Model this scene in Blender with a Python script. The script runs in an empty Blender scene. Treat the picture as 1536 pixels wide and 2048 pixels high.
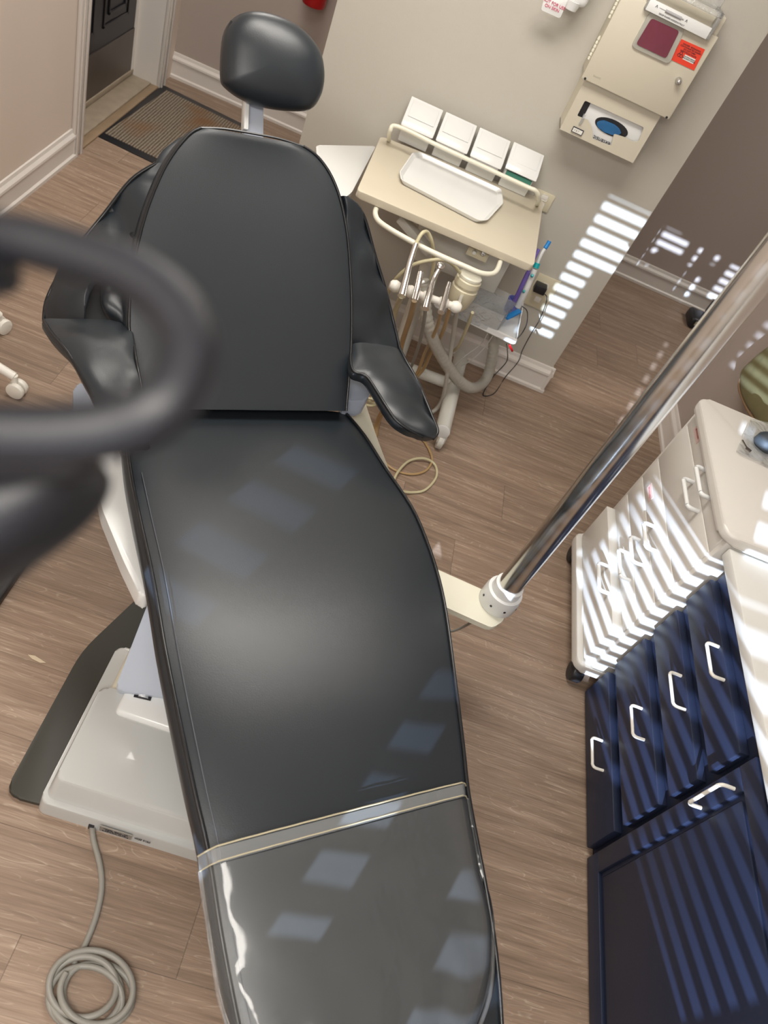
import bpy, bmesh, math, random
from mathutils import Vector as V, Matrix, noise
random.seed(4)
S = bpy.context.scene
C = S.collection
# ------------------------------------------------------------------ camera
H = 1.9                      # eye height
F = 1538.0                   # focal length in pixels of the 1536 x 2048 frame
XR = V((0.92636235, 0.35550005, 0.12438852))   # world X,Y,Z seen in (right, down, forward)
YR = V((0.17106906, -0.69138087, 0.70194578))
ZR = V((0.33554161, -0.62897711, -0.70128427))
right = V((XR[0], YR[0], ZR[0])); down = V((XR[1], YR[1], ZR[1])); fwd = V((XR[2], YR[2], ZR[2]))
cam = bpy.data.cameras.new('camera'); co = bpy.data.objects.new('camera', cam); C.objects.link(co)
M = Matrix((( right.x, -down.x, -fwd.x, 0), (right.y, -down.y, -fwd.y, 0), (right.z, -down.z, -fwd.z, H), (0, 0, 0, 1)))
co.matrix_world = M
cam.sensor_fit = 'VERTICAL'; cam.sensor_height = 36; cam.lens = F * 36 / 2048
cam.clip_start = 0.02; cam.clip_end = 60
cam.dof.use_dof = True; cam.dof.focus_distance = 2.0; cam.dof.aperture_fstop = 27 / 5.6
S.camera = co
# ------------------------------------------------------------------ colour, world, sun, room lamps
S.view_settings.view_transform = 'Standard'; S.view_settings.look = 'None'
S.view_settings.gamma = 1; S.view_settings.use_curve_mapping = False
S.view_settings.exposure = 0.0
W = bpy.data.worlds.new('world'); S.world = W; W.use_nodes = True
W.node_tree.nodes['Background'].inputs[0].default_value = (0.55, 0.7, 1, 1)
W.node_tree.nodes['Background'].inputs[1].default_value = 1.2
SUN = V((0.36, 1.0, -0.35)).normalized()
def lamp(name, kind, loc, rot, **k):
    l = bpy.data.lights.new(name, kind)
    for a, b in k.items(): setattr(l, a, b)
    o = bpy.data.objects.new(name, l); C.objects.link(o); o.location = loc
    o.rotation_euler = rot; return o
sun = lamp('sun', 'SUN', (-3, -8, 5), SUN.to_track_quat('-Z', 'Y').to_euler(), energy=15, color=(0.62, 0.77, 1.0), angle=math.radians(0.22))
WARM = (1.0, 0.95, 0.88)
lamp('ceiling_lamp', 'AREA', (-0.1, 1.9, 2.55), (0, 0, 0), energy=39, color=WARM, shape='RECTANGLE', size=1.2, size_y=0.6)
lamp('ceiling_lamp', 'AREA', (-0.2, -0.5, 2.55), (0, 0, 0), energy=50, color=WARM, shape='RECTANGLE', size=1.2, size_y=0.6)
lamp('ceiling_lamp', 'AREA', (-0.9, 3.7, 2.55), (0, 0, 0), energy=24, color=WARM, shape='RECTANGLE', size=0.6, size_y=0.6)
lamp('ceiling_lamp', 'AREA', (2.6, 3.8, 2.55), (0, 0, 0), energy=22, color=WARM, shape='RECTANGLE', size=0.6, size_y=0.6)
lamp('window_light', 'AREA', (-0.2, -1.3, 1.7), (math.radians(90), 0, 0), energy=4, color=(0.9, 0.94, 1.0), shape='RECTANGLE', size=1.6, size_y=1.3)

# ------------------------------------------------------------------ unprojection on real planes
def ray(u, v): return right * ((u - 768) / F) + down * ((v - 1024) / F) + fwd
CAM = V((0, 0, H))
def at_z(u, v, z=0.0): d = ray(u, v); return CAM + d * ((z - H) / d.z)
def at_y(u, v, y): d = ray(u, v); return CAM + d * (y / d.y)
def at_x(u, v, x): d = ray(u, v); return CAM + d * (x / d.x)
def at_pl(u, v, p, n): d = ray(u, v); return CAM + d * ((p - CAM).dot(n) / d.dot(n))
# ------------------------------------------------------------------ materials
def mat(name, col, rough=0.5, metal=0.0, coat=0.0, bump=0.0, bscale=200.0, spec=0.5, var=0.0, vscale=6.0, emit=None, ior=None, trans=0.0):
    m = bpy.data.materials.new(name); m.use_nodes = True
    nt = m.node_tree; b = nt.nodes['Principled BSDF']
    col = tuple(col) + (1,) if len(col) == 3 else col
    b.inputs['Base Color'].default_value = col; b.inputs['Roughness'].default_value = rough
    b.inputs['Metallic'].default_value = metal; b.inputs['Coat Weight'].default_value = coat
    b.inputs['Specular IOR Level'].default_value = spec
    if trans: b.inputs['Transmission Weight'].default_value = trans
    if ior: b.inputs['IOR'].default_value = ior
    tc = nt.nodes.new('ShaderNodeTexCoord')
    n = nt.nodes.new('ShaderNodeTexNoise'); n.inputs['Scale'].default_value = vscale; n.inputs['Detail'].default_value = 4
    nt.links.new(tc.outputs['Object'], n.inputs['Vector'])
    mx = nt.nodes.new('ShaderNodeMixRGB'); mx.blend_type = 'MULTIPLY'
    r = nt.nodes.new('ShaderNodeMapRange'); r.inputs['To Min'].default_value = 1 - var; r.inputs['To Max'].default_value = 1 + var * 0.4
    nt.links.new(n.outputs['Fac'], r.inputs['Value'])
    mx.inputs['Fac'].default_value = 1; mx.inputs['Color1'].default_value = col
    nt.links.new(r.outputs['Result'], mx.inputs['Color2']); nt.links.new(mx.outputs['Color'], b.inputs['Base Color'])
    if bump:
        n2 = nt.nodes.new('ShaderNodeTexNoise'); n2.inputs['Scale'].default_value = bscale; n2.inputs['Detail'].default_value = 3
        nt.links.new(tc.outputs['Object'], n2.inputs['Vector'])
        bp = nt.nodes.new('ShaderNodeBump'); bp.inputs['Strength'].default_value = bump; bp.inputs['Distance'].default_value = 0.002
        nt.links.new(n2.outputs['Fac'], bp.inputs['Height']); nt.links.new(bp.outputs['Normal'], b.inputs['Normal'])
    return m
def clear(name, tint=(1, 1, 1), rough=0.06, haze=0.1, gloss=0.14, hcol=(0.8, 0.84, 0.85), bump=0.0, bs=8.0):
    m = bpy.data.materials.new(name); m.use_nodes = True; nt = m.node_tree; nt.nodes.clear()
    o = nt.nodes.new('ShaderNodeOutputMaterial'); t = nt.nodes.new('ShaderNodeBsdfTransparent'); g = nt.nodes.new('ShaderNodeBsdfGlossy')
    d = nt.nodes.new('ShaderNodeBsdfDiffuse'); a = nt.nodes.new('ShaderNodeMixShader'); b = nt.nodes.new('ShaderNodeMixShader'); fr = nt.nodes.new('ShaderNodeFresnel')
    fr.inputs['IOR'].default_value = 1.45
    t.inputs[0].default_value = tuple(tint) + (1,); g.inputs['Roughness'].default_value = rough; d.inputs[0].default_value = tuple(hcol) + (1,)
    a.inputs[0].default_value = haze
    nt.links.new(t.outputs[0], a.inputs[1]); nt.links.new(d.outputs[0], a.inputs[2])
    ad = nt.nodes.new('ShaderNodeMath'); ad.operation = 'ADD'; ad.inputs[1].default_value = gloss - 0.04; ad.use_clamp = True
    nt.links.new(fr.outputs[0], ad.inputs[0]); nt.links.new(ad.outputs[0], b.inputs[0])
    nt.links.new(a.outputs[0], b.inputs[1]); nt.links.new(g.outputs[0], b.inputs[2]); nt.links.new(b.outputs[0], o.inputs[0])
    if bump:
        tc = nt.nodes.new('ShaderNodeTexCoord'); n2 = nt.nodes.new('ShaderNodeTexNoise'); n2.inputs['Scale'].default_value = bs; n2.inputs['Detail'].default_value = 3
        n2.inputs['Distortion'].default_value = 1.2
        nt.links.new(tc.outputs['Object'], n2.inputs['Vector'])
        bp = nt.nodes.new('ShaderNodeBump'); bp.inputs['Strength'].default_value = bump; bp.inputs['Distance'].default_value = 0.02
        nt.links.new(n2.outputs['Fac'], bp.inputs['Height'])
        for q in (g, fr): nt.links.new(bp.outputs['Normal'], q.inputs['Normal'])
    return m
def wood_floor():
    m = bpy.data.materials.new('vinyl_plank'); m.use_nodes = True; nt = m.node_tree; b = nt.nodes['Principled BSDF']; L = nt.links.new
    def nd(t, **k):
        n = nt.nodes.new(t)
        for a, v in k.items(): setattr(n, a, v)
        return n
    def mth(op, a, bb=None):
        n = nd('ShaderNodeMath', operation=op)
        for i, q in enumerate((a, bb)):
            if q is None: continue
            if isinstance(q, (int, float)): n.inputs[i].default_value = q
            else: L(q, n.inputs[i])
        return n.outputs[0]
    tc = nd('ShaderNodeTexCoord'); sp = nd('ShaderNodeSeparateXYZ'); L(tc.outputs['Object'], sp.inputs[0])
    x, y = sp.outputs[0], sp.outputs[1]
    row = mth('FLOOR', mth('DIVIDE', y, 0.19)); wr = nd('ShaderNodeTexWhiteNoise', noise_dimensions='1D'); L(row, wr.inputs['W'])
    xo = mth('ADD', mth('DIVIDE', x, 1.25), wr.outputs['Value']); colm = mth('FLOOR', xo)
    idn = nd('ShaderNodeTexWhiteNoise', noise_dimensions='2D'); cb = nd('ShaderNodeCombineXYZ'); L(row, cb.inputs[0]); L(colm, cb.inputs[1]); L(cb.outputs[0], idn.inputs['Vector'])
    pid = idn.outputs['Value']
    cv = nd('ShaderNodeCombineXYZ'); L(mth('MULTIPLY', x, 2.6), cv.inputs[0]); L(mth('MULTIPLY', y, 42.0), cv.inputs[1]); L(mth('MULTIPLY', pid, 40.0), cv.inputs[2])
    g = nd('ShaderNodeTexNoise'); g.inputs['Scale'].default_value = 1.0; g.inputs['Detail'].default_value = 8; g.inputs['Roughness'].default_value = 0.62; g.inputs['Distortion'].default_value = 0.7; L(cv.outputs[0], g.inputs['Vector'])
    cv2 = nd('ShaderNodeCombineXYZ'); L(mth('MULTIPLY', x, 7.0), cv2.inputs[0]); L(mth('MULTIPLY', y, 230.0), cv2.inputs[1]); L(mth('MULTIPLY', pid, 17.0), cv2.inputs[2])
    g2 = nd('ShaderNodeTexNoise'); g2.inputs['Scale'].default_value = 1.0; g2.inputs['Detail'].default_value = 4; L(cv2.outputs[0], g2.inputs['Vector'])
    r = nd('ShaderNodeValToRGB'); e = r.color_ramp.elements
    e[0].position = 0.2; e[0].color = (0.17, 0.115, 0.08, 1); e[1].position = 0.8; e[1].color = (0.37, 0.275, 0.205, 1)
    q = e.new(0.5); q.color = (0.27, 0.19, 0.137, 1)
    L(g.outputs['Fac'], r.inputs[0])
    # light cathedral streaks
    cv3 = nd('ShaderNodeCombineXYZ'); L(mth('MULTIPLY', x, 3.4), cv3.inputs[0]); L(mth('MULTIPLY', y, 22.0), cv3.inputs[1]); L(mth('MULTIPLY', pid, 9.0), cv3.inputs[2])
    w = nd('ShaderNodeTexNoise'); w.inputs['Scale'].default_value = 1.0; w.inputs['Detail'].default_value = 1; w.inputs['Distortion'].default_value = 1.5; L(cv3.outputs[0], w.inputs['Vector'])
    band = mth('ABSOLUTE', mth('SUBTRACT', mth('FRACT', mth('MULTIPLY', w.outputs['Fac'], 9.0)), 0.5))
    st = nd('ShaderNodeMapRange'); st.inputs['From Min'].default_value = 0.10; st.inputs['From Max'].default_value = 0.0; L(band, st.inputs['Value'])
    gate = nd('ShaderNodeMapRange'); gate.inputs['From Min'].default_value = 0.45; gate.inputs['From Max'].default_value = 0.62; L(g.outputs['Fac'], gate.inputs['Value'])
    mx = nd('ShaderNodeMixRGB'); L(mth('MULTIPLY', mth('MULTIPLY', st.outputs[0], gate.outputs[0]), 0.6), mx.inputs[0]); L(r.outputs[0], mx.inputs[1]); mx.inputs[2].default_value = (0.52, 0.42, 0.33, 1)
    t1 = nd('ShaderNodeMapRange'); t1.inputs['To Min'].default_value = 0.6; t1.inputs['To Max'].default_value = 1.4; L(g2.outputs['Fac'], t1.inputs['Value'])
    t2 = nd('ShaderNodeMapRange'); t2.inputs['To Min'].default_value = 0.9; t2.inputs['To Max'].default_value = 1.08; L(pid, t2.inputs['Value'])
    fy = mth('FRACT', mth('DIVIDE', y, 0.19)); fx = mth('FRACT', xo)
    seam = mth('MINIMUM', mth('GREATER_THAN', fy, 0.008), mth('GREATER_THAN', fx, 0.0018))
    t3 = nd('ShaderNodeMapRange'); t3.inputs['To Min'].default_value = 0.6; L(seam, t3.inputs['Value'])
    m1 = nd('ShaderNodeMixRGB', blend_type='MULTIPLY'); m1.inputs[0].default_value = 1; L(mx.outputs[0], m1.inputs[1]); L(mth('MULTIPLY', mth('MULTIPLY', t1.outputs[0], t2.outputs[0]), t3.outputs[0]), m1.inputs[2])
    L(m1.outputs[0], b.inputs['Base Color']); b.inputs['Roughness'].default_value = 0.5; b.inputs['Specular IOR Level'].default_value = 0.4
    bp = nd('ShaderNodeBump'); bp.inputs['Strength'].default_value = 0.25; bp.inputs['Distance'].default_value = 0.002; L(g2.outputs['Fac'], bp.inputs['Height']); L(bp.outputs[0], b.inputs['Normal'])
    return m
def mat_carpet():
    m = bpy.data.materials.new('ribbed_carpet'); m.use_nodes = True; nt = m.node_tree; b = nt.nodes['Principled BSDF']; L = nt.links.new
    tc = nt.nodes.new('ShaderNodeTexCoord')
    w = nt.nodes.new('ShaderNodeTexWave'); w.bands_direction = 'X'; w.inputs['Scale'].default_value = 22; w.inputs['Distortion'].default_value = 1.0; L(tc.outputs['Object'], w.inputs['Vector'])
    n = nt.nodes.new('ShaderNodeTexNoise'); n.inputs['Scale'].default_value = 110; n.inputs['Detail'].default_value = 3; L(tc.outputs['Object'], n.inputs['Vector'])
    n2 = nt.nodes.new('ShaderNodeTexNoise'); n2.inputs['Scale'].default_value = 3.2; L(tc.outputs['Object'], n2.inputs['Vector'])
    r = nt.nodes.new('ShaderNodeValToRGB'); e = r.color_ramp.elements; e[0].color = (0.06, 0.042, 0.028, 1); e[1].color = (0.30, 0.25, 0.19, 1); e[0].position = 0.25; e[1].position = 0.8
    mx = nt.nodes.new('ShaderNodeMixRGB'); mx.inputs[0].default_value = 0.6; L(w.outputs['Fac'], mx.inputs[1]); L(n.outputs['Fac'], mx.inputs[2]); L(mx.outputs[0], r.inputs[0])
    m2 = nt.nodes.new('ShaderNodeMixRGB'); mr = nt.nodes.new('ShaderNodeMapRange'); mr.inputs['From Min'].default_value = 0.55; mr.inputs['From Max'].default_value = 0.75; L(n2.outputs['Fac'], mr.inputs['Value'])
    L(mr.outputs[0], m2.inputs[0]); L(r.outputs[0], m2.inputs[1]); m2.inputs[2].default_value = (0.17, 0.085, 0.035, 1)
    L(m2.outputs[0], b.inputs['Base Color']); b.inputs['Roughness'].default_value = 0.95
    bp = nt.nodes.new('ShaderNodeBump'); bp.inputs['Strength'].default_value = 0.7; bp.inputs['Distance'].default_value = 0.004; L(mx.outputs[0], bp.inputs['Height']); L(bp.outputs[0], b.inputs['Normal'])
    return m
m_floor = wood_floor()
m_wall = mat('wall_paint', (0.49, 0.465, 0.41), 0.6, bump=0.15, bscale=260, spec=0.3)
m_wall2 = mat('taupe_paint', (0.39, 0.33, 0.295), 0.6, bump=0.15, bscale=260, spec=0.3)
m_wall3 = mat('left_wall_paint', (0.64, 0.55, 0.48), 0.6, bump=0.15, bscale=260, spec=0.3)
m_ceil = mat('ceiling_white', (0.75, 0.73, 0.7), 0.9)
m_trim = mat('trim_white', (0.66, 0.62, 0.58), 0.35, bump=0.05, bscale=90)
m_vinyl = mat('black_vinyl', (0.015, 0.0195, 0.0245), 0.37, bump=0.10, bscale=520, spec=0.5, var=0.2)
m_pipe = mat('black_piping', (0.008, 0.009, 0.011), 0.3)
m_stitch = mat('stitching', (0.10, 0.11, 0.13), 0.6)
m_white = mat('white_plastic', (0.74, 0.75, 0.74), 0.22, spec=0.5)
m_cream = mat('cream_plastic', (0.74, 0.72, 0.60), 0.3)
m_bluewhite = mat('cool_grey_cover', (0.50, 0.55, 0.64), 0.28)
m_greyp = mat('grey_bracket', (0.34, 0.38, 0.46), 0.4)
m_basew = mat('base_housing_white', (0.52, 0.53, 0.52), 0.2, coat=0.4)
m_rubber = mat('dark_floor_plate', (0.035, 0.034, 0.026), 0.45, bump=0.1, bscale=60, var=0.3)
m_chrome = mat('brushed_chrome', (0.72, 0.71, 0.69), 0.2, metal=1.0)
m_steel = mat('steel', (0.6, 0.6, 0.6), 0.25, metal=1.0)
m_kick = mat('kick_plate_metal', (0.16, 0.14, 0.13), 0.42, metal=0.8, var=0.3, vscale=5)
m_door = mat('black_door_paint', (0.011, 0.011, 0.015), 0.35)
m_thresh = mat('threshold', (0.33, 0.27, 0.2), 0.5, var=0.3, vscale=20)
m_oak = mat('oak_strip', (0.30, 0.21, 0.13), 0.5, var=0.3, vscale=15)
m_navy = mat('navy_cabinet_paint', (0.0145, 0.020, 0.043), 0.42, spec=0.4, bump=0.1, bscale=300)
m_black = mat('black_plastic', (0.012, 0.012, 0.015), 0.4)
m_lampblk = mat('lamp_black', (0.006, 0.0065, 0.010), 0.5)
m_counter = mat('counter_white', (0.70, 0.70, 0.67), 0.28)
m_cart = mat('cart_white', (0.66, 0.64, 0.60), 0.32)
m_lamin = mat('cream_laminate', (0.60, 0.545, 0.43), 0.38, var=0.04, vscale=9)
m_sharps = mat('beige_metal_paint', (0.57, 0.53, 0.43), 0.4)
m_redwin = mat('red_smoked_window', (0.17, 0.035, 0.06), 0.12, var=0.3, vscale=14)
m_red = mat('red_label', (0.72, 0.05, 0.02), 0.5)
m_redpaint = mat('extinguisher_red', (0.40, 0.005, 0.008), 0.25)
m_ink = mat('black_ink', (0.02, 0.02, 0.03), 0.6)
m_pinkink = mat('crimson_ink', (0.6, 0.03, 0.12), 0.6)
m_label = mat('paper_label', (0.75, 0.74, 0.7), 0.6)
m_glove = mat('blue_glove', (0.02, 0.13, 0.32), 0.5, var=0.4, vscale=30)
m_grommet = mat('ivory_plate', (0.62, 0.57, 0.42), 0.4)
m_tan = mat('tan_tubing', (0.42, 0.28, 0.13), 0.3)
m_amber = mat('pale_tubing', (0.55, 0.50, 0.32), 0.25)
m_hose = mat('grey_hose', (0.42, 0.40, 0.35), 0.5)
m_cord = mat('grey_cord', (0.27, 0.26, 0.23), 0.45)
m_gcart = mat('cart_grey_white', (0.60, 0.59, 0.54), 0.3)
m_hand = mat('warm_white_handle', (0.78, 0.75, 0.68), 0.3)
m_blue = mat('bright_blue_plastic', (0.01, 0.20, 0.55), 0.35)
m_teal = mat('teal_plastic', (0.0, 0.35, 0.38), 0.35)
m_purple = mat('purple_plastic', (0.16, 0.11, 0.42), 0.3)
m_green = mat('green_packets', (0.05, 0.22, 0.16), 0.5)
m_silver = mat('silver_label', (0.32, 0.30, 0.27), 0.4, metal=0.3)
m_carpet = mat_carpet()
m_olive = mat('olive_fabric', (0.20, 0.18, 0.085), 0.7, bump=0.4, bscale=40, var=0.3, vscale=20)
m_brownb = mat('brown_binding', (0.22, 0.13, 0.07), 0.7)
m_film = clear('clear_vinyl_cover', rough=0.12, haze=0.055, gloss=0.045, bump=0.3, bs=5)
m_hem = clear('clear_vinyl_hem', rough=0.12, haze=0.15, gloss=0.10, bump=0.1)
m_bag = clear('clear_plastic', rough=0.08, haze=0.22, gloss=0.12, bump=0.4, bs=30)
m_labelink = mat('faded_red_ink', (0.42, 0.14, 0.13), 0.6)
m_chip = mat('pale_wood_chip', (0.6, 0.5, 0.36), 0.7)
m_yellow = mat('hem_thread', (0.45, 0.40, 0.27), 0.6)
m_garnet = mat('dark_grey_knob', (0.03, 0.04, 0.05), 0.6)

# ------------------------------------------------------------------ mesh builders
def link(name, bm, m, parent=None, sharp=38, smooth=True):
    bmesh.ops.recalc_face_normals(bm, faces=bm.faces)
    for f in bm.faces: f.smooth = smooth
    lim = math.radians(sharp)
    for e in bm.edges:
        if len(e.link_faces) == 2 and e.calc_face_angle(0) > lim: e.smooth = False
    me = bpy.data.meshes.new(name); bm.to_mesh(me); bm.free()
    me.materials.append(m)
    o = bpy.data.objects.new(name, me); C.objects.link(o)
    if parent:
        o.parent = parent
        o.matrix_parent_inverse = Matrix.Translation(parent_world(parent)).inverted()
    return o
def parent_world(p): return p.location if p.type == 'EMPTY' else V((0, 0, 0))
def thing(name, label, cat, loc, group=None):
    o = bpy.data.objects.new(name, None); C.objects.link(o); o.location = loc
    o.empty_display_size = 0.05
    o['label'] = label; o['category'] = cat
    if group: o['group'] = group
    return o
def tag(o, label, cat, group=None, kind=None):
    o['label'] = label; o['category'] = cat
    if group: o['group'] = group
    if kind: o['kind'] = kind
    return o
def struct(o): o['kind'] = 'structure'; return o
def bm_box(bm, x0, x1, y0, y1, z0, z1, bev=0.0, seg=2, mtx=None):
    vs = [bm.verts.new((x, y, z)) for x in (x0, x1) for y in (y0, y1) for z in (z0, z1)]
    fs = [bm.faces.new([vs[i] for i in q]) for q in ((0,1,3,2),(4,6,7,5),(0,4,5,1),(2,3,7,6),(0,2,6,4),(1,5,7,3))]
    if mtx is not None: bmesh.ops.transform(bm, matrix=mtx, verts=vs)
    if bev:
        es = list({e for f in fs for e in f.edges})
        bmesh.ops.bevel(bm, geom=es, offset=bev, segments=seg, affect='EDGES', profile=0.5)
def box(name, m, b, parent=None, bev=0.0, seg=2, mtx=None):
    bm = bmesh.new(); bm_box(bm, *b, bev=bev, seg=seg, mtx=mtx); return link(name, bm, m, parent)
def smooth_path(pts, n=6):
    P = [V(p) for p in pts]
    if n <= 1 or len(P) < 3: return P
    out = []
    for i in range(len(P) - 1):
        a = P[max(i-1, 0)]; b = P[i]; c = P[i+1]; d = P[min(i+2, len(P)-1)]
        for k in range(n):
            t = k / n
            out.append(0.5 * ((2*b) + (c-a)*t + (2*a-5*b+4*c-d)*t*t + (-a+3*b-3*c+d)*t*t*t))
    out.append(P[-1]); return out
def bm_tube(bm, pts, r, seg=10, n=6, cap=True, flat=None):
    P = smooth_path(pts, n); rr = r if callable(r) else (lambda t: r)
    L = len(P); T = [(P[min(i+1, L-1)] - P[max(i-1, 0)]).normalized() for i in range(L)]
    up = V((0, 0, 1)) if abs(T[0].z) < 0.9 else V((1, 0, 0))
    u = (up - T[0] * up.dot(T[0])).normalized(); rings = []
    for i in range(L):
        u = (u - T[i] * u.dot(T[i])).normalized(); w = T[i].cross(u)
        R = rr(i / (L - 1))
        rings.append([bm.verts.new(P[i] + (u * math.cos(a) + w * math.sin(a)) * R) for a in [2*math.pi*k/seg for k in range(seg)]])
    for a, b in zip(rings, rings[1:]):
        for k in range(seg): bm.faces.new((a[k], a[(k+1) % seg], b[(k+1) % seg], b[k]))
    if cap: bm.faces.new(rings[0][::-1]); bm.faces.new(rings[-1])
def tube(name, m, pts, r, parent=None, seg=10, n=6):
    bm = bmesh.new(); bm_tube(bm, pts, r, seg, n); return link(name, bm, m, parent, sharp=50)
def bm_cyl(bm, a, b, r0, r1=None, seg=24, bev=0.0):
    r1 = r0 if r1 is None else r1; a = V(a); b = V(b); L = (b - a).length
    pr = [(0, r0), (L, r1)] if not bev else [(0, r0 - bev), (bev*0.3, r0 - bev*0.3), (bev, r0), (L - bev, r1), (L - bev*0.3, r1 - bev*0.3), (L, r1 - bev)]
    bm_lathe(bm, a, (b - a).normalized(), pr, seg)
def bm_lathe(bm, o, ax, prof, seg=24):
    ax = V(ax).normalized(); u = ax.orthogonal().normalized(); w = ax.cross(u); rings = []
    for h, r in prof:
        rings.append([bm.verts.new(V(o) + ax * h + (u * math.cos(2*math.pi*k/seg) + w * math.sin(2*math.pi*k/seg)) * max(r, 1e-4)) for k in range(seg)])
    for a, b in zip(rings, rings[1:]):
        for k in range(seg): bm.faces.new((a[k], a[(k+1) % seg], b[(k+1) % seg], b[k]))
    bm.faces.new(rings[0][::-1]); bm.faces.new(rings[-1])
def cyl(name, m, a, b, r0, r1=None, parent=None, seg=24, bev=0.0):
    bm = bmesh.new(); bm_cyl(bm, a, b, r0, r1, seg, bev); return link(name, bm, m, parent)
def lathe(name, m, o, ax, prof, parent=None, seg=24):
    bm = bmesh.new(); bm_lathe(bm, o, ax, prof, seg); return link(name, bm, m, parent)
def bm_prism(bm, pts, off, bev=0.0, seg=2):
    a = [bm.verts.new(V(p)) for p in pts]; b = [bm.verts.new(V(p) + V(off)) for p in pts]; n = len(a)
    fs = [bm.faces.new(a), bm.faces.new(b[::-1])]
    for i in range(n): fs.append(bm.faces.new((a[i], b[i], b[(i+1) % n], a[(i+1) % n])))
    if bev:
        es = list(fs[0].edges) + list(fs[1].edges)
        bmesh.ops.bevel(bm, geom=es, offset=bev, segments=seg, affect='EDGES', profile=0.5)
def prism(name, m, pts, off, parent=None, bev=0.0, seg=2):
    bm = bmesh.new(); bm_prism(bm, pts, off, bev, seg); return link(name, bm, m, parent)
def rrect(cx, cy, w, h, r, n=5):
    out = []
    for sx, sy, a0 in ((1, 1, 0), (-1, 1, 90), (-1, -1, 180), (1, -1, 270)):
        for k in range(n + 1):
            a = math.radians(a0 + 90 * k / n)
            out.append((cx + sx*(w/2 - r) + r*math.cos(a), cy + sy*(h/2 - r) + r*math.sin(a)))
    return out
def rnd_poly(pts, r, n=4):
    """round the corners of a closed 3d polygon"""
    P = [V(p) for p in pts]; out = []; N = len(P)
    for i in range(N):
        a = P[i-1]; b = P[i]; c = P[(i+1) % N]
        rr = r[i] if isinstance(r, (list, tuple)) else r
        d1 = (a - b); d2 = (c - b); k = min(rr, d1.length*0.45, d2.length*0.45)
        p = b + d1.normalized()*k; q = b + d2.normalized()*k
        for j in range(n + 1):
            t = j / n; out.append((1-t)**2*p + 2*(1-t)*t*b + t*t*q)
    return out
def catmull_closed(P, n=5):
    P = [V(p) for p in P]; N = len(P); out = []
    for i in range(N):
        a, b, c, d = P[i-1], P[i], P[(i+1) % N], P[(i+2) % N]
        for k in range(n):
            t = k/n; out.append(0.5 * ((2*b) + (c-a)*t + (2*a-5*b+4*c-d)*t*t + (-a+3*b-3*c+d)*t*t*t))
    return out
def pillow(name, m, outl, n, hf, hb, parent=None, p=2.6, rough=0.0):
    bm = bmesh.new(); c = sum((V(q) for q in outl), V((0,0,0))) / len(outl); n = V(n).normalized()
    S_ = [1.0, 0.985, 0.95, 0.88, 0.76, 0.6, 0.4, 0.2]
    def ring(s, h): return [bm.verts.new(c + (V(q) - c) * s + n * (h * (1 - s**p)**(1/p))) for q in outl]
    F_ = [ring(s, hf) for s in S_]; Bk = [F_[0]] + [ring(s, -hb) for s in S_[1:]]
    N = len(outl)
    for G in (F_, Bk):
        for a, b in zip(G, G[1:]):
            for k in range(N): bm.faces.new((a[k], a[(k+1) % N], b[(k+1) % N], b[k]))
        cc = bm.verts.new(c + n * (hf if G is F_ else -hb))
        for k in range(N): bm.faces.new((G[-1][k], G[-1][(k+1) % N], cc))
    return link(name, bm, m, parent, sharp=70)
def interp(rows, n):
    """rows: list of tuples of vectors -> smoothed list"""
    cols = list(zip(*rows)); sm = [smooth_path(c, n) for c in cols]
    return list(zip(*sm))
def loft(name, m, rows, thick, parent=None, crown=0.0, nx=14, n=4, edge=0.02, under=None, wr=0.0, wscale=6.0, seed=0.0, open_=False, cfun=None):
    """rows: (L, R) world points on the top surface edge; makes an upholstered slab of given thickness below"""
    R = interp(rows, n); bm = bmesh.new(); rings = []
    NR = len(R)
    for i, (L, Q) in enumerate(R):
        t0 = R[max(i-1, 0)]; t1 = R[min(i+1, NR-1)]
        tan = ((t1[0] + t1[1]) - (t0[0] + t0[1])).normalized(); ax = (Q - L).normalized()
        nn = ax.cross(tan).normalized()
        if nn.z < 0: nn = -nn
        W_ = (Q - L).length; top = []
        for k in range(nx + 1):
            t = k / nx; t = 0.5 - 0.5 * math.cos(math.pi * t) if nx > 4 else t
            s = 2*t - 1; h = crown * (1 - abs(s)**4)
            if cfun: h += cfun(i/(NR-1), t)
            p = L.lerp(Q, t)
            if wr: h += wr * noise.noise(p * wscale + V((seed, 0, 0)))
            top.append(p + nn * h)
        if open_:
            rings.append([bm.verts.new(q) for q in top]); continue
        e = min(edge, W_ * 0.2)
        ring = top + [Q + ax * e*0.35 - nn * e*0.5, Q + ax * e*0.3 - nn * thick*0.6, Q - ax * e * 0.3 - nn * thick, L.lerp(Q, 0.5) - nn * thick, L + ax * e * 0.3 - nn * thick, L - ax * e*0.3 - nn * thick*0.6, L - ax * e*0.35 - nn * e*0.5]
        rings.append([bm.verts.new(q) for q in ring])
    K = len(rings[0])
    for a, b in zip(rings, rings[1:]):
        for k in range(K - 1 if open_ else K): bm.faces.new((a[k], a[(k+1) % K], b[(k+1) % K], b[k]))
    if not open_: bm.faces.new(rings[0][::-1]); bm.faces.new(rings[-1])
    return link(name, bm, m, parent, sharp=60)
def bar3(bm, a, b, w, h, up=(0, 0, 1), bev=0.0):
    a = V(a); b = V(b); t = (b - a).normalized(); u = V(up); u = (u - t * u.dot(t)).normalized(); s = t.cross(u)
    L = (b - a).length
    mt = Matrix((( t.x, s.x, u.x, a.x), (t.y, s.y, u.y, a.y), (t.z, s.z, u.z, a.z), (0, 0, 0, 1)))
    bm_box(bm, 0, L, -w/2, w/2, -h/2, h/2, bev=bev, mtx=mt)
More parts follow.
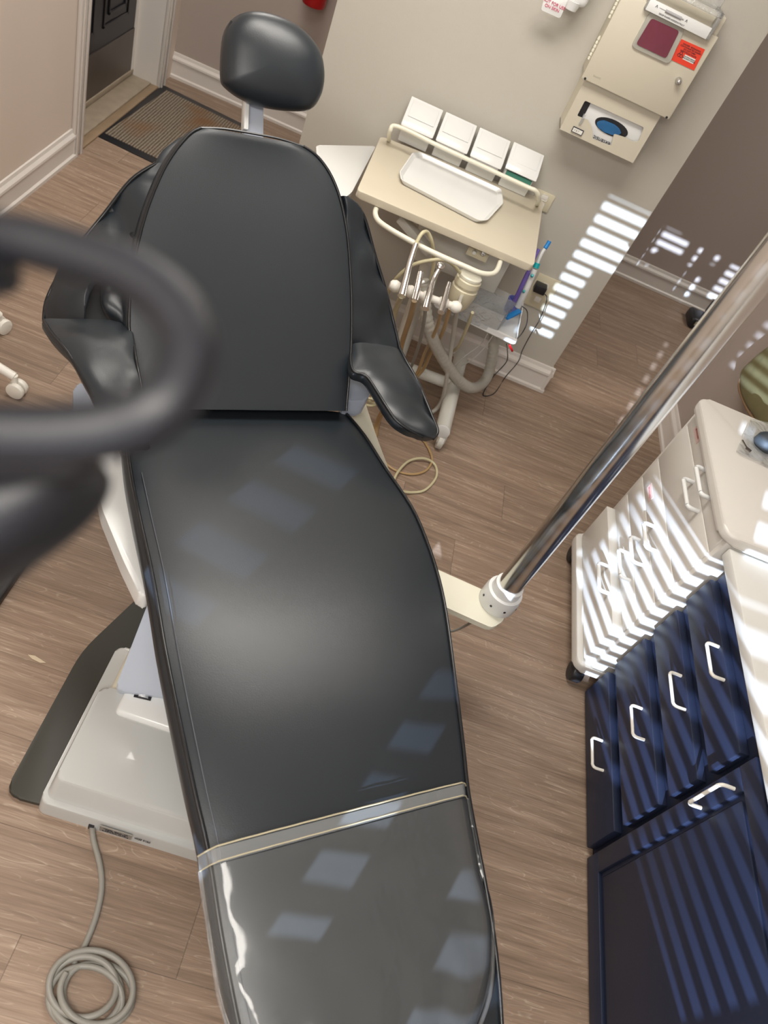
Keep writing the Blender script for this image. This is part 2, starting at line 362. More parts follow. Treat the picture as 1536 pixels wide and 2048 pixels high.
def bar(name, m, a, b, w, h, parent=None, up=(0, 0, 1), bev=0.0):
    bm = bmesh.new(); bar3(bm, a, b, w, h, up, bev); return link(name, bm, m, parent)
def text(name, s, m, origin, xdir, ydir, size, parent=None, ext=0.0004, align='CENTER', lsp=1.0):
    cu = bpy.data.curves.new(name, 'FONT'); cu.body = s; cu.size = size; cu.extrude = ext; cu.align_x = align; cu.align_y = 'CENTER'; cu.space_line = lsp
    to = bpy.data.objects.new('tmp', cu); C.objects.link(to)
    dg = bpy.context.evaluated_depsgraph_get(); me = bpy.data.meshes.new_from_object(to.evaluated_get(dg))
    bpy.data.objects.remove(to)
    x = V(xdir).normalized(); y = V(ydir); y = (y - x * y.dot(x)).normalized(); z = x.cross(y); o3 = V(origin)
    me.transform(Matrix(((x.x, y.x, z.x, o3.x), (x.y, y.y, z.y, o3.y), (x.z, y.z, z.z, o3.z), (0, 0, 0, 1))))
    me.materials.clear(); me.materials.append(m); me.name = name
    o = bpy.data.objects.new(name, me); C.objects.link(o)
    if parent: o.parent = parent; o.matrix_parent_inverse = Matrix.Translation(parent_world(parent)).inverted()
    return o

# ================================================================== THE ROOM
YW, YF, XL, XW, YB = 3.017, 4.55, -1.45, 1.56, -1.4
struct(box('floor', m_floor, (-3, 5, -1.6, 5.0, -0.05, 0)))
struct(box('ceiling', m_ceil, (-3, 5, -1.6, 5.0, 2.6, 2.65)))
struct(box('wall_left', m_wall3, (XL - 0.14, XL, YB, 3.36, 0, 2.6)))
bm = bmesh.new()
bm_box(bm, XL - 0.14, XL, 4.36, YF + 0.1, 0, 2.6); bm_box(bm, XL - 0.14, XL, 3.36, 4.36, 2.05, 2.6)
struct(link('wall_left_beyond', bm, m_wall3))
struct(box('wall_far', m_wall2, (XL - 0.14, 5, YF, YF + 0.1, 0, 2.6)))
xc = at_y(1098, 738, YW).x + 0.0
struct(box('wall_partition', m_wall, (-0.441, 0.905, YW, YW + 0.12, 0, 2.6)))
struct(box('wall_right', m_wall2, (XW, XW + 0.12, YB, 3.24, 0, 2.6)))
# corridor closing walls (outside the frame)
struct(box('wall_corridor', m_wall2, (4.9, 5.0, -1.6, YF, 0, 2.6)))
# baseboards: flat board, cap moulding and shoe
def baseboard(name, a, b, nrm):
    a = V(a); b = V(b); n = V(nrm); bm = bmesh.new()
    prof = [(0, 0), (0.022, 0), (0.022, 0.014), (0.014, 0.020), (0.014, 0.090), (0.020, 0.094), (0.019, 0.104), (0.009, 0.116), (0.006, 0.130), (0, 0.132)]
    pa = [bm.verts.new(a + n * x + V((0, 0, z))) for x, z in prof]; pb = [bm.verts.new(b + n * x + V((0, 0, z))) for x, z in prof]
    for i in range(len(prof)): bm.faces.new((pa[i], pa[(i+1) % len(prof)], pb[(i+1) % len(prof)], pb[i]))
    bm.faces.new(pa[::-1]); bm.faces.new(pb); return struct(link(name, bm, m_trim, sharp=25))
baseboard('baseboard_left', (XL, YB, 0), (XL, 3.33, 0), (1, 0, 0))
baseboard('baseboard_far', (XL, YF, 0), (4.9, YF, 0), (0, -1, 0))
baseboard('baseboard_partition', (-0.441, YW, 0), (0.922, YW, 0), (0, -1, 0))
baseboard('baseboard_partition_end', (0.905, YW - 0.02, 0), (0.905, YW + 0.12, 0), (1, 0, 0))
baseboard('baseboard_right', (XW, YB, 0), (XW, 3.24, 0), (-1, 0, 0))
# doorway in the left wall
bm = bmesh.new()
for y0, y1 in ((3.30, 3.385), (4.325, 4.41)):
    bm_box(bm, XL, XL + 0.018, y0, y1, 0, 2.1, bev=0.004)
    bm_box(bm, XL + 0.018, XL + 0.026, y0 + 0.012, y0 + 0.03, 0, 2.1, bev=0.003)
    bm_box(bm, XL + 0.018, XL + 0.026, y1 - 0.03, y1 - 0.012, 0, 2.1, bev=0.003)
bm_box(bm, XL, XL + 0.018, 3.30, 4.41, 2.03, 2.11, bev=0.004)
struct(link('trim_1', bm, m_trim))
bm = bmesh.new()
bm_box(bm, XL - 0.15, XL, 3.36, 3.38, 0, 2.05); bm_box(bm, XL - 0.15, XL, 4.325, 4.345, 0, 2.05); bm_box(bm, XL - 0.15, XL, 3.38, 4.325, 2.03, 2.05)
bm_box(bm, XL - 0.15, XL - 0.135, 4.30, 4.325, 0, 2.05)
struct(link('trim_2', bm, m_trim))
struct(box('trim_3', m_thresh, (XL - 0.145, XL - 0.03, 3.38, 4.325, 0, 0.016), bev=0.004))
struct(box('trim_4', m_oak, (XL - 0.03, XL + 0.012, 3.33, 4.36, 0, 0.010), bev=0.004))
d = struct(thing('door_1', '', '', (XL - 0.17, 3.85, 0.02)))
for k in ('label', 'category'): del d[k]
bm = bmesh.new()
bm_box(bm, -1.62, -1.592, 3.38, 4.325, 0.02, 2.03)
for y0, y1, z0, z1 in ((3.50, 3.80, 0.34, 0.98), (3.90, 4.20, 0.34, 0.98), (3.50, 3.80, 1.1, 1.9), (3.90, 4.20, 1.1, 1.9)):
    for k, (g, h) in enumerate(((0.0, 0.006), (0.05, 0.008))):
        w = 0.016
        a0, a1, b0, b1 = y0 + g, y1 - g, z0 + g, z1 - g
        for q in ((a0, a1, b0, b0 + w), (a0, a1, b1 - w, b1), (a0, a0 + w, b0, b1), (a1 - w, a1, b0, b1)):
            bm_box(bm, -1.592, -1.592 + h, q[0], q[1], q[2], q[3], bev=0.003, seg=1)
link('door_slab', bm, m_door, d)
box('kick_plate', m_kick, (-1.592, -1.588, 3.40, 4.305, 0.045, 0.255), d)
box('door_sweep', m_thresh, (-1.592, -1.582, 3.38, 4.325, 0.016, 0.045), d, bev=0.003)
# ---- unseen wall behind the camera: openings cut to shape the sun patches
sun_holes = [(-0.87, -0.685, 2.17, 2.45), (-0.87, -0.765, 1.80, 2.17), (-0.66, -0.56, 2.335, 2.45), (-0.66, -0.625, 2.20, 2.335), (-0.56, -0.49, 2.33, 2.43), (-0.42, -0.36, 2.30, 2.44), (-0.40, -0.30, 2.13, 2.27), (-0.31, -0.28, 2.36, 2.44), (-0.20, -0.13, 2.17, 2.41), (-0.275, -0.245, 1.5, 1.88), (-0.03, 0.12, 1.97, 2.4), (0.10, 0.50, 1.76, 2.05), (-0.14, 0.44, 1.02, 1.71), (-0.39, -0.325, 1.44, 2.12), (-0.42, -0.335, 1.18, 1.43), (-1.05, -0.87, 1.38, 1.60), (-0.625, -0.56, 1.09, 1.23), (-0.175, -0.14, 1.2, 1.29)]
xs = sorted({-3, 5, *[h[0] for h in sun_holes], *[h[1] for h in sun_holes]}); zs = sorted({0, 2.6, *[h[2] for h in sun_holes], *[h[3] for h in sun_holes]})
bm = bmesh.new()
for i in range(len(xs) - 1):
    for j in range(len(zs) - 1):
        cx = (xs[i] + xs[i+1]) / 2; cz = (zs[j] + zs[j+1]) / 2
        if any(h[0] < cx < h[1] and h[2] < cz < h[3] for h in sun_holes): continue
        bm_box(bm, xs[i], xs[i+1], YB - 0.012, YB, zs[j], zs[j+1])
struct(link('wall_back_sun_mask', bm, m_ceil))
bm = bmesh.new(); ti = -math.radians(8)
for k in range(29):
    z = 1.02 + k * 0.053
    bm_box(bm, -1.15, 0.6, -0.025, 0.025, -0.0012, 0.0012, mtx=Matrix.Translation((0, YB - 0.06, z)) @ Matrix.Rotation(-ti, 4, 'X'))
o = struct(link('window_1', bm, m_white))
# slatted blind across the cut openings; the rest of the wall blocks the sun

# ================================================================== DENTAL CHAIR
TH = math.radians(29); cr = V((math.cos(TH), math.sin(TH), 0)); ca = V((-math.sin(TH), math.cos(TH), 0)); ck = V((0, 0, 1))
chair = thing('dental_chair', 'large black vinyl reclining dental chair with white side rails in the middle of the room', 'dental chair', (0.0, 1.1, 0))
seat_rows = [((252, 832), (690, 826), .545), ((254, 880), (728, 872), .56), ((262, 950), (768, 935), .568), ((280, 1040), (822, 1015), .58), ((300, 1130), (853, 1085), .592), ((315, 1210), (877, 1160), .598), ((330, 1300), (893, 1240), .598),
             ((358, 1440), (910, 1370), .588), ((390, 1590), (925, 1490), .57), ((415, 1700), (936, 1590), .555), ((440, 1860), (962, 1730), .535), ((464, 1990), (983, 1850), .515), ((490, 2110), (996, 1960), .50), ((520, 2215), (1003, 2070), .485)]
rows = [(at_z(*a, z), at_z(*b, z)) for a, b, z in seat_rows]
RS = rows
loft('seat', m_vinyl, rows, 0.085, chair, crown=0.014, nx=18, n=4, edge=0.03)
for q in (0, 1):
    o = tube('piping', m_pipe, [r[q] + ck*0.003 for r in rows], 0.0042, chair, seg=8, n=4)
# thin stitch line just inside the left seam
tube('stitching', m_stitch, [r[0].lerp(r[1], 0.035) + ck*0.0075 for r in rows[2:-1]], 0.0008, chair, seg=5, n=4)
# seat shell underneath
bm = bmesh.new()
sh = [(r[0].lerp(r[1], 0.12) - ck*0.088, r[1].lerp(r[0], 0.12) - ck*0.088) for r in rows]
for a in sh:
    pass
bot = [a[0] for a in sh] + [a[1] for a in sh[::-1]]
for i in range(len(sh) - 1):
    a, b, c_, d_ = sh[i][0], sh[i][1], sh[i+1][1], sh[i+1][0]
    v = [bm.verts.new(p) for p in (a, b, c_, d_)] + [bm.verts.new(p - ck*0.03) for p in (a, b, c_, d_)]
    for q in ((0,1,2,3), (7,6,5,4), (0,3,7,4), (1,5,6,2), (0,4,5,1), (3,2,6,7)): bm.faces.new([v[k] for k in q])
bmesh.ops.remove_doubles(bm, verts=bm.verts, dist=0.0005)
link('seat_pan', bm, m_black, chair)
# backrest plane
PH = math.radians(46)
P0 = (at_z(690, 822, .585) + at_z(290, 822, .585)) / 2
bd = ca * math.cos(PH) + ck * math.sin(PH); bn = cr.cross(bd).normalized()
if bn.z < 0: bn = -bn
def B(u, v, off=0.0): return at_pl(u, v, P0 + bn * off, bn)
back_rows = [((300, 818), (692, 822)), ((283, 775), (694, 795)), ((266, 720), (698, 750)), ((258, 650), (702, 690)), ((262, 570), (703, 615)), ((274, 495), (700, 540)), ((294, 420), (694, 468)), ((322, 350), (682, 405)), ((346, 308), (667, 362)), ((368, 280), (650, 332)), ((385, 264), (630, 309)), ((402, 256), (606, 293))]
rows = [(B(*a), B(*b)) for a, b in back_rows]
def backfun(i, t):
    return -0.012 * math.sin(math.pi * min(1, max(0, (i - 0.02) / 0.9))) * (1 - (2*t-1)**2) 
loft('backrest', m_vinyl, rows, 0.085, chair, crown=0.012, nx=18, n=4, edge=0.03, cfun=backfun)
tube('piping', m_pipe, [r[0] + bn*0.002 for r in rows], 0.0035, chair, seg=8, n=4)
tube('piping', m_pipe, [r[1] + bn*0.002 for r in rows], 0.0035, chair, seg=8, n=4)
tube('piping', m_pipe, [B(402, 256, 0.001), B(450, 258, 0.001), B(510, 268, 0.001), B(560, 278, 0.001), B(606, 293, 0.001)], 0.003, chair, seg=6, n=4)
# padded shoulder behind the back cushion
pillow('back_shell', m_vinyl, catmull_closed([B(*p, -0.075) for p in ((400, 262), (345, 285), (312, 322), (300, 400), (280, 600), (300, 800), (480, 830), (660, 820), (690, 700), (690, 500), (670, 370), (620, 305), (500, 275))], 4), bn, 0.01, 0.05, chair)
# left sling armrest: upper gusset and folded lower panel
lw = [((312, 327), (352, 326), -.03), ((262, 360), (330, 378), -.045), ((205, 432), (302, 440), -.06), ((150, 500), (262, 505), -.08), ((112, 560), (190, 560), -.09), ((92, 605), (168, 610), -.10), ((88, 640), (164, 652), -.11)]
fold = [((258, 470), (294, 468), -.045), ((222, 520), (284, 520), -.055), ((205, 570), (270, 575), -.06), ((210, 620), (260, 625), -.06), ((228, 652), (256, 655), -.06)]
fr_ = [(B(*a_, o_), B(*b_, -0.03)) for a_, b_, o_ in fold]
loft('arm_sling', m_vinyl, fr_, 0.012, chair, crown=0.012, nx=12, n=5, edge=0.006, wr=0.03, wscale=17, seed=5)
prism('sling_pocket_shade', m_black, [B(*p, -.15) for p in ((150, 500), (270, 480), (262, 668), (120, 668), (110, 600))], (0, 0, -.004), chair)  # black sheet standing in for the shade inside the sling pocket
rows = [(B(*a, o_), B(*b, -0.02)) for a, b, o_ in lw]
loft('arm_sling', m_vinyl, rows, 0.012, chair, crown=0.004, nx=12, n=5, edge=0.006, wr=0.022, wscale=13)
tube('piping', m_pipe, [r[0] for r in rows], 0.0045, chair, seg=8, n=5)
lp = [((88, 642), (262, 655), .70, .70), ((104, 668), (268, 690), .71, .72), ((135, 705), (274, 728), .715, .725), ((165, 755), (281, 765), .70, .71), ((188, 800), (286, 800), .685, .70), ((204, 850), (292, 850), .67, .685), ((215, 890), (296, 890), .655, .67)]
rows = [(at_z(*a, za), at_z(*b, zb)) for a, b, za, zb in lp]
loft('arm_sling', m_vinyl, rows, 0.03, chair, crown=0.010, nx=12, n=5, edge=0.012, wr=0.02, wscale=11, seed=3)
tube('piping', m_pipe, [r[0] for r in rows], 0.0045, chair, seg=8, n=5)
tube('piping', m_pipe, [r[1] for r in rows], 0.003, chair, seg=8, n=5)
# right sling armrest
rw = [((684, 392), (694, 394), -.02, -.02), ((694, 430), (726, 428), -.02, -.03), ((700, 500), (750, 510), -.02, -.05), ((704, 570), (770, 575), -.025, -.06), ((703, 640), (786, 640), -.03, -.07), ((698, 700), (800, 700), -.035, -.05)]
rows = [(B(*a, oa), B(*b, ob)) for a, b, oa, ob in rw]
loft('arm_sling', m_vinyl, rows, 0.012, chair, crown=0.004, nx=10, n=5, edge=0.006, wr=0.02, wscale=13, seed=7)
tube('piping', m_pipe, [r[1] for r in rows], 0.0045, chair, seg=8, n=5)
rp = [((702, 690), (800, 698), .70, .705), ((704, 738), (812, 722), .70, .70), ((732, 752), (832, 757), .70, .69), ((752, 780), (850, 798), .695, .68), ((772, 812), (864, 832), .69, .67), ((792, 840), (874, 856), .68, .665), ((822, 862), (874, 868), .67, .66), ((846, 874), (866, 878), .66, .655)]
rows = [(at_z(*a, za), at_z(*b, zb)) for a, b, za, zb in rp]
loft('arm_sling', m_vinyl, rows, 0.03, chair, crown=0.012, nx=12, n=5, edge=0.012, wr=0.010, wscale=14, seed=11)
tube('piping', m_pipe, [r[1] for r in rows], 0.0045, chair, seg=8, n=5)
tube('piping', m_pipe, [r[0] for r in rows], 0.004, chair, seg=8, n=5)
# white side rails and their grey brackets
def rail(pts, z, th, m, name):
    pp = rnd_poly([at_z(u, v, z) for u, v in pts], 0.012); prism(name, m, pp, (0, 0, -th), chair, bev=0.006)
rail([(170, 806), (206, 806), (246, 925), (268, 1045), (298, 1150), (300, 1192), (280, 1190), (246, 1120), (205, 1020), (188, 935), (172, 850)], .50, 0.05, m_white, 'side_rail')
rail([(146, 775), (168, 762), (198, 770), (205, 812), (172, 840), (148, 835)], .53, 0.07, m_greyp, 'arm_bracket')
rail([(690, 790), (728, 798), (752, 870), (780, 945), (806, 1000), (790, 1000), (740, 900), (700, 830)], .50, 0.06, m_cream, 'side_rail')
rail([(700, 740), (728, 738), (750, 766), (733, 800), (692, 801), (688, 776)], .60, 0.06, m_greyp, 'arm_bracket')
# headrest on its sliding post
HP = P0 + bd * 0.86; ph2 = math.radians(60); hd = ca * math.cos(ph2) + ck * math.sin(ph2); hn = cr.cross(hd).normalized()
if hn.z < 0: hn = -hn
HC = HP + bn * 0.02
def Hh(u, v, o_=0.0): return at_pl(u, v, HC + hn * o_, hn)
ho = [(470, 34), (448, 62), (441, 110), (441, 158), (450, 176), (480, 198), (520, 214), (570, 222), (618, 220), (638, 196), (646, 165), (645, 130), (636, 100), (612, 68), (580, 44), (540, 28), (500, 23)]
pillow('headrest', m_vinyl, catmull_closed([Hh(*p) for p in ho], 4), hn, 0.055, 0.045, chair, p=2.4)
tube('piping', m_pipe, [Hh(*p, 0.012) for p in ((463, 42), (453, 66), (447, 110), (446, 150), (450, 172))], 0.0025, chair, seg=6)
bar('headrest_post', m_bluewhite, B(505, 300, -0.06), B(506, 150, -0.05), 0.052, 0.018, chair, up=bn, bev=0.004)
bar('headrest_slide', m_white, B(489, 262, -0.045), B(492, 190, -0.04), 0.012, 0.03, chair, up=bn, bev=0.003)
# floor plate, base housing, lift arm
pl = [at_z(*p, 0.0) for p in ((22, 1552), (163, 1311), (262, 1203))] 
plw = [V((-0.35, 0.625, 0)), V((-0.35, 1.015, 0)), V((-0.27, 1.27, 0)), V((-0.20, 1.45, 0)), V((0.40, 1.45, 0)), V((0.47, 1.2, 0)), V((0.52, 1.0, 0)), V((0.52, 0.655, 0)), V((-0.27, 0.628, 0))]
prism('floor_plate', m_rubber, rnd_poly(plw, [0.05, .05, .05, .1, .1, .05, .05, .05, .01]), (0, 0, 0.014), chair, bev=0.005)
bm = bmesh.new()
def taper(bm, b0, b1, z0, z1, r0, bev):
    A = [V((x, y, z0)) for x, y in rrect((b0[0]+b0[1])/2, (b0[2]+b0[3])/2, b0[1]-b0[0], b0[3]-b0[2], r0)]
    D = [V((x, y, z1)) for x, y in rrect((b1[0]+b1[1])/2, (b1[2]+b1[3])/2, b1[1]-b1[0], b1[3]-b1[2], r0)]
    a = [bm.verts.new(p) for p in A]; b = [bm.verts.new(p) for p in D]; n = len(a)
    f1 = bm.faces.new(b); bm.faces.new(a[::-1])
    for i in range(n): bm.faces.new((a[i], a[(i+1) % n], b[(i+1) % n], b[i]))
    bmesh.ops.bevel(bm, geom=list(f1.edges), offset=bev, segments=3, affect='EDGES', profile=0.5)
taper(bm, (-0.272, 0.42, 0.615, 1.05), (-0.268, 0.416, 0.62, 1.045), 0.0, 0.052, 0.02, 0.006)
taper(bm, (-0.262, 0.41, 0.632, 0.90), (-0.250, 0.40, 0.655, 0.895), 0.05, 0.115, 0.02, 0.008)
link('base_housing', bm, m_basew, chair)
box('base_step', m_cream, (-0.235, 0.36, 0.86, 1.06, 0.03, 0.085), chair, bev=0.02, seg=4)
bm = bmesh.new()
la = [at_z(229, 1380, .15), at_z(300, 1196, .36), at_z(560, 1180, .36), at_z(520, 1420, .15)]
bm_prism(bm, rnd_poly(la, 0.02), (0, 0.02, -0.07), bev=0.008)
link('lift_arm', bm, m_bluewhite, chair)
box('lift_bracket', m_white, (-0.195, 0.2, 0.835, 0.955, 0.06, 0.128), chair, bev=0.012, seg=3)
prism('lift_slot', m_black, [at_z(*p, .1285) for p in ((272, 1376), (307, 1384), (301, 1402), (267, 1394))], (0, 0, .001), chair)
prism('lift_pin', m_steel, [at_z(*p, .1295) for p in ((280, 1378), (300, 1382), (296, 1398), (276, 1393))], (0, 0, .004), chair, bev=0.001)
cyl('lift_column', m_white, (0.08, 1.12, 0.08), (0.05, 1.2, 0.46), 0.13, 0.12, chair, seg=32)
box('seat_carriage', m_black, (-0.12, 0.2, 0.95, 1.4, 0.40, 0.46), chair, bev=0.01)
# rating plate and sticker on the base front
def front(u, v, y=0.6145): return at_y(u, v, y)
bp = box('rating_plate', m_silver, (front(203, 1640).x, front(268, 1660).x, 0.6125, 0.6155, 0.012, 0.040), chair)
c0 = (front(203, 1640).x + front(268, 1660).x) / 2
text('lettering', 'MODEL  SERIAL NO\nVOLTS AMPS HZ\nELECTRICAL RATING', m_ink, (c0, 0.6122, 0.026), (1, 0, 0), (0, 0, 1), 0.0065, bp)
text('lettering', 'LISTED CHAIR\nMADE IN USA', m_ink, (c0 + 0.062, 0.6135, 0.03), (1, 0, 0), (0, 0, 1), 0.006, chair)
box('cord_notch', m_black, (front(178, 1645).x, front(190, 1645).x, 0.6125, 0.62, 0.0, 0.02), chair)

# clear protector over the foot of the legrest
cover = thing('clear_foot_cover', 'clear plastic sleeve with a stitched hem covering the foot end of the black chair', 'plastic cover', rows[0][0].to_tuple())
cover.location = (0.3, 0.35, 0.5)
cr_rows = [((398, 1708), (938, 1567), .573), ((402, 1738), (940, 1592), .570), ((410, 1800), (952, 1660), .558), ((420, 1860), (965, 1728), .55), ((432, 1940), (985, 1800), .536), ((440, 1990), (992, 1870), .53), ((462, 2060), (985, 1990), .522), ((500, 2160), (940, 2110), .51)]
rows = [(at_z(*a, z), at_z(*b, z)) for a, b, z in cr_rows]
def filmfun(i, t):
    w = max(0, i - 0.25)
    s = min(t, 1 - t)
    h = 0.006 * math.sin(t * 34 + 3 * math.sin(i * 5)) * w * math.exp(-s*2) + 0.010 * noise.noise(V((t*7, i*3, 1.0))) * w
    h -= 0.03 * max(0, 1 - s / 0.07)**2
    return h + 0.013
loft('film', m_film, rows[1:], 0.05, cover, crown=0.008, nx=40, n=8, open_=True, cfun=filmfun)
def hemfun(i, t):
    s = min(t, 1 - t); return 0.0155 - 0.03 * max(0, 1 - s / 0.04)
loft('hem_band', m_hem, rows[:2], 0.004, cover, crown=0.008, nx=30, n=2, open_=True, cfun=hemfun)
for i_, rr_ in ((0, 0.0014), (1, 0.0011)):
    L_, Q_ = rows[i_]
    tube('hem_thread', m_yellow, [L_.lerp(Q_, t) + ck * (0.0165 + 0.008*(1-abs(2*t-1)**4) - 0.03*max(0, 1-min(t, 1-t)/0.04) + 0.0006*math.sin(t*60)) for t in [k/40 for k in range(41)]], rr_, cover, seg=5, n=1)
for q, off in ((0, -0.0), (1, 0.0)):
    tube('film_edge', m_film, [r[q] + ck*(-0.012) for r in rows[1:]], 0.0035, cover, seg=6, n=5)

# ================================================================== LAMP POST
post = thing('lamp_post', 'thick chrome lamp pole rising from a white swivel arm beside the chair', 'lamp post', (0.66, 1.40, 0.3))
za = 0.36
b0 = at_z(1012, 1180, za + 0.06)
arm = [at_z(862, 1133, za), at_z(985, 1188, za), at_z(1009, 1205, za), at_z(1009, 1240, za), at_z(985, 1256, za), at_z(955, 1243, za), at_z(893, 1215, za), at_z(780, 1160, za), at_z(780, 1100, za)]
prism('swivel_arm', m_cream, rnd_poly(arm, 0.012), (0, 0, -0.018), post, bev=0.003)
pc = at_z(1003, 1196, za + 0.03); pc = V((b0.x, b0.y, 0))
lathe('collar', m_white, (pc.x, pc.y, za), (0, 0, 1), [(0, .052), (0.006, .054), (0.045, .053), (0.058, .050), (0.060, .042), (0.085, .040), (0.088, .034)], post, seg=40)
for a in (200, 240, 285, 330):
    ar = math.radians(a); dd = V((math.cos(ar), math.sin(ar), 0))
    cyl('screw', m_black, V((pc.x, pc.y, za + 0.03)) + dd*0.05, V((pc.x, pc.y, za + 0.03)) + dd*0.0545, 0.0035, None, post, seg=10)
cyl('pole', m_chrome, (pc.x, pc.y, za + 0.05), (pc.x, pc.y, 2.3), 0.0335, None, post, seg=48)
tube('lamp_cable', m_cord, [at_z(880, 1262, .1), at_z(905, 1262, .14), at_z(930, 1252, .2), at_z(950, 1240, .33)], 0.004, post)

# ================================================================== LAMP HEAD close to the camera
lampo = thing('operating_light', 'blurred black lamp head with a looped grab handle at the left, nearest the viewer', 'lamp', (-0.25, 0.2, 1.75))
def dp(u, v, d): return CAM + ray(u, v) * (d * 0.70)
tube('grab_handle', m_lampblk, [dp(-260, 480, .30), dp(-120, 462, .29), dp(20, 475, .28), dp(150, 508, .275), dp(260, 548, .27), dp(340, 605, .265), dp(378, 680, .26), dp(368, 750, .255), dp(320, 815, .25), dp(240, 852, .25), dp(130, 868, .25), dp(0, 868, .25), dp(-150, 860, .25)], lambda t: 0.0062 + 0.0014 * t, lampo, seg=20, n=6)
hp = [(-420, 905), (-100, 885), (100, 890), (170, 915), (182, 960), (150, 1020), (85, 1085), (20, 1135), (-60, 1190), (-200, 1260), (-420, 1280)]
pillow('housing', m_lampblk, catmull_closed([dp(u, v, .30) for u, v in hp], 4), -fwd, 0.018, 0.05, lampo, p=2.2)
pillow('handle_mount', m_lampblk, catmull_closed([dp(u, v, .28) for u, v in ((-300, 500), (-60, 470), (6, 500), (10, 540), (-30, 565), (-300, 600))], 4), -fwd, 0.01, 0.02, lampo)
pillow('neck', m_lampblk, catmull_closed([dp(u, v, .262) for u, v in ((-420, 850), (-100, 845), (60, 850), (150, 868), (186, 905), (160, 950), (40, 960), (-200, 960), (-420, 960))], 4), -fwd, 0.006, 0.02, lampo, p=2.4)

# ================================================================== DENTAL DELIVERY CART
cart = thing('delivery_cart', 'cream-topped dental instrument cart on grey tube legs against the partition wall', 'instrument cart', (0.3, 2.65, 0))
ZT = 0.80
tp = [at_z(*p, ZT) for p in ((716, 374), (761, 275), (1084, 402), (1068, 528))]
tp = [V((-0.135, 2.425, ZT)), V((-0.145, 2.885, ZT)), V((0.50, 2.93, ZT)), V((0.478, 2.425, ZT))]
prism('worktop', m_lamin, rnd_poly([at_z(714, 380, ZT), at_z(762, 272, ZT), at_z(1087, 400, ZT), at_z(1068, 532, ZT)], 0.018), (0, 0, -0.024), cart, bev=0.003)
hz = 0.765
tube('handle_rail', m_cream, [at_z(*p, hz) for p in ((775, 400), (757, 410), (751, 430), (770, 452), (850, 497), (930, 533), (965, 547), (990, 545), (1001, 522), (1003, 505))], 0.0085, cart, seg=12)
rz = 0.885
tube('rear_rail', m_cream, [at_z(778, 282, ZT), at_z(780, 262, rz-0.02), at_z(796, 253, rz), at_z(880, 293, rz), at_z(960, 330, rz), at_z(1050, 372, rz), at_z(1072, 382, rz), at_z(1078, 398, rz-0.03), at_z(1074, 410, ZT)], 0.0075, cart, seg=12)
box('valve_box', m_gcart, (0.10, 0.44, 2.60, 2.90, 0.56, 0.775), cart, bev=0.006)
box('switch_plate', m_grommet, (at_y(937, 495, 2.5).x, at_y(978, 512, 2.5).x, 2.5, 2.52, 0.705, 0.735), cart, bev=0.002)
lathe('connector', m_steel, at_y(966, 507, 2.495), (0, -1, 0), [(0, .008), (0.006, .008), (0.008, .005)], cart, seg=16)
lathe('switch', m_white, at_y(949, 503, 2.495), (0, -1, 0), [(0, .007), (0.012, .006)], cart, seg=16)
bar('arm_bracket', m_gcart, (0.02, 2.53, 0.72), (0.16, 2.5, 0.66), 0.04, 0.03, cart, bev=0.005)
cyl('column', m_gcart, (0.22, 2.66, 0.09), (0.16, 2.62, 0.775), 0.03, None, cart, seg=24)
tube('base_tube', m_gcart, [at_z(780, 722, .09), at_z(830, 742, .09), at_z(900, 768, .09)], 0.024, cart, seg=20, n=2)
tube('base_tube', m_gcart, [at_z(922, 712, .09), at_z(905, 782, .09), at_z(885, 862, .09)], 0.030, cart, seg=20, n=2)
tube('base_tube', m_gcart, [at_z(780, 722, .09), at_z(700, 690, .09), at_z(640, 800, .09)], 0.024, cart, seg=20, n=1)
def caster(p, r, m, parent, mw=None):
    bm = bmesh.new(); p = V(p); bm_cyl(bm, p + V((-0.012, 0, r)), p + V((0.012, 0, r)), r, None, 20, 0.004)
    bar3(bm, p + V((0, 0.0, r*0.9)), p + V((0, 0.01, r*2.25)), r*1.3, r*1.0, up=(1, 0, 0), bev=0.004)
    return link('caster', bm, m, parent)
for p in ((874, 893), (925, 700), (655, 800)): caster(at_z(*p, 0), 0.034, m_gcart, cart)
lathe('end_cap', m_white, at_z(885, 862, .09) + V((0, -0.002, 0)), (at_z(885, 862, .09) - at_z(905, 782, .09)), [(0, .0305), (0.004, .030), (0.006, .024)], cart, seg=24)
# instrument holder bar with its four holders
zb = 0.66
hb = [at_z(789, 572, zb), at_z(915, 615, zb)]
tube('holder_bar', m_hand, [hb[0], hb[0].lerp(hb[1], .5), hb[1]], 0.012, cart, seg=14, n=1)
for t in (0.0, 0.24, 0.5, 0.76, 0.96):
    c_ = hb[0].lerp(hb[1], t); ax = (hb[1] - hb[0]).normalized()
    lathe('holder', m_hand, c_ - ax * 0.016, ax, [(0, .010), (0.005, .016), (0.018, .020), (0.031, .016), (0.036, .010)], cart, seg=20)
# lower shelf with clear lip
zs_ = 0.46
prism('lower_shelf', m_white, rnd_poly([at_z(868, 610, zs_), at_z(960, 560, zs_), at_z(1046, 600, zs_), at_z(1030, 688, zs_)], 0.012), (0, 0, -0.006), cart, bev=0.002)
prism('shelf_lip', m_white, [at_z(1046, 600, zs_), at_z(1030, 688, zs_), at_z(868, 610, zs_), at_z(868, 608, zs_+.004), at_z(1030, 684, zs_+.004), at_z(1044, 600, zs_+.004)], (0, 0, 0.014), cart)
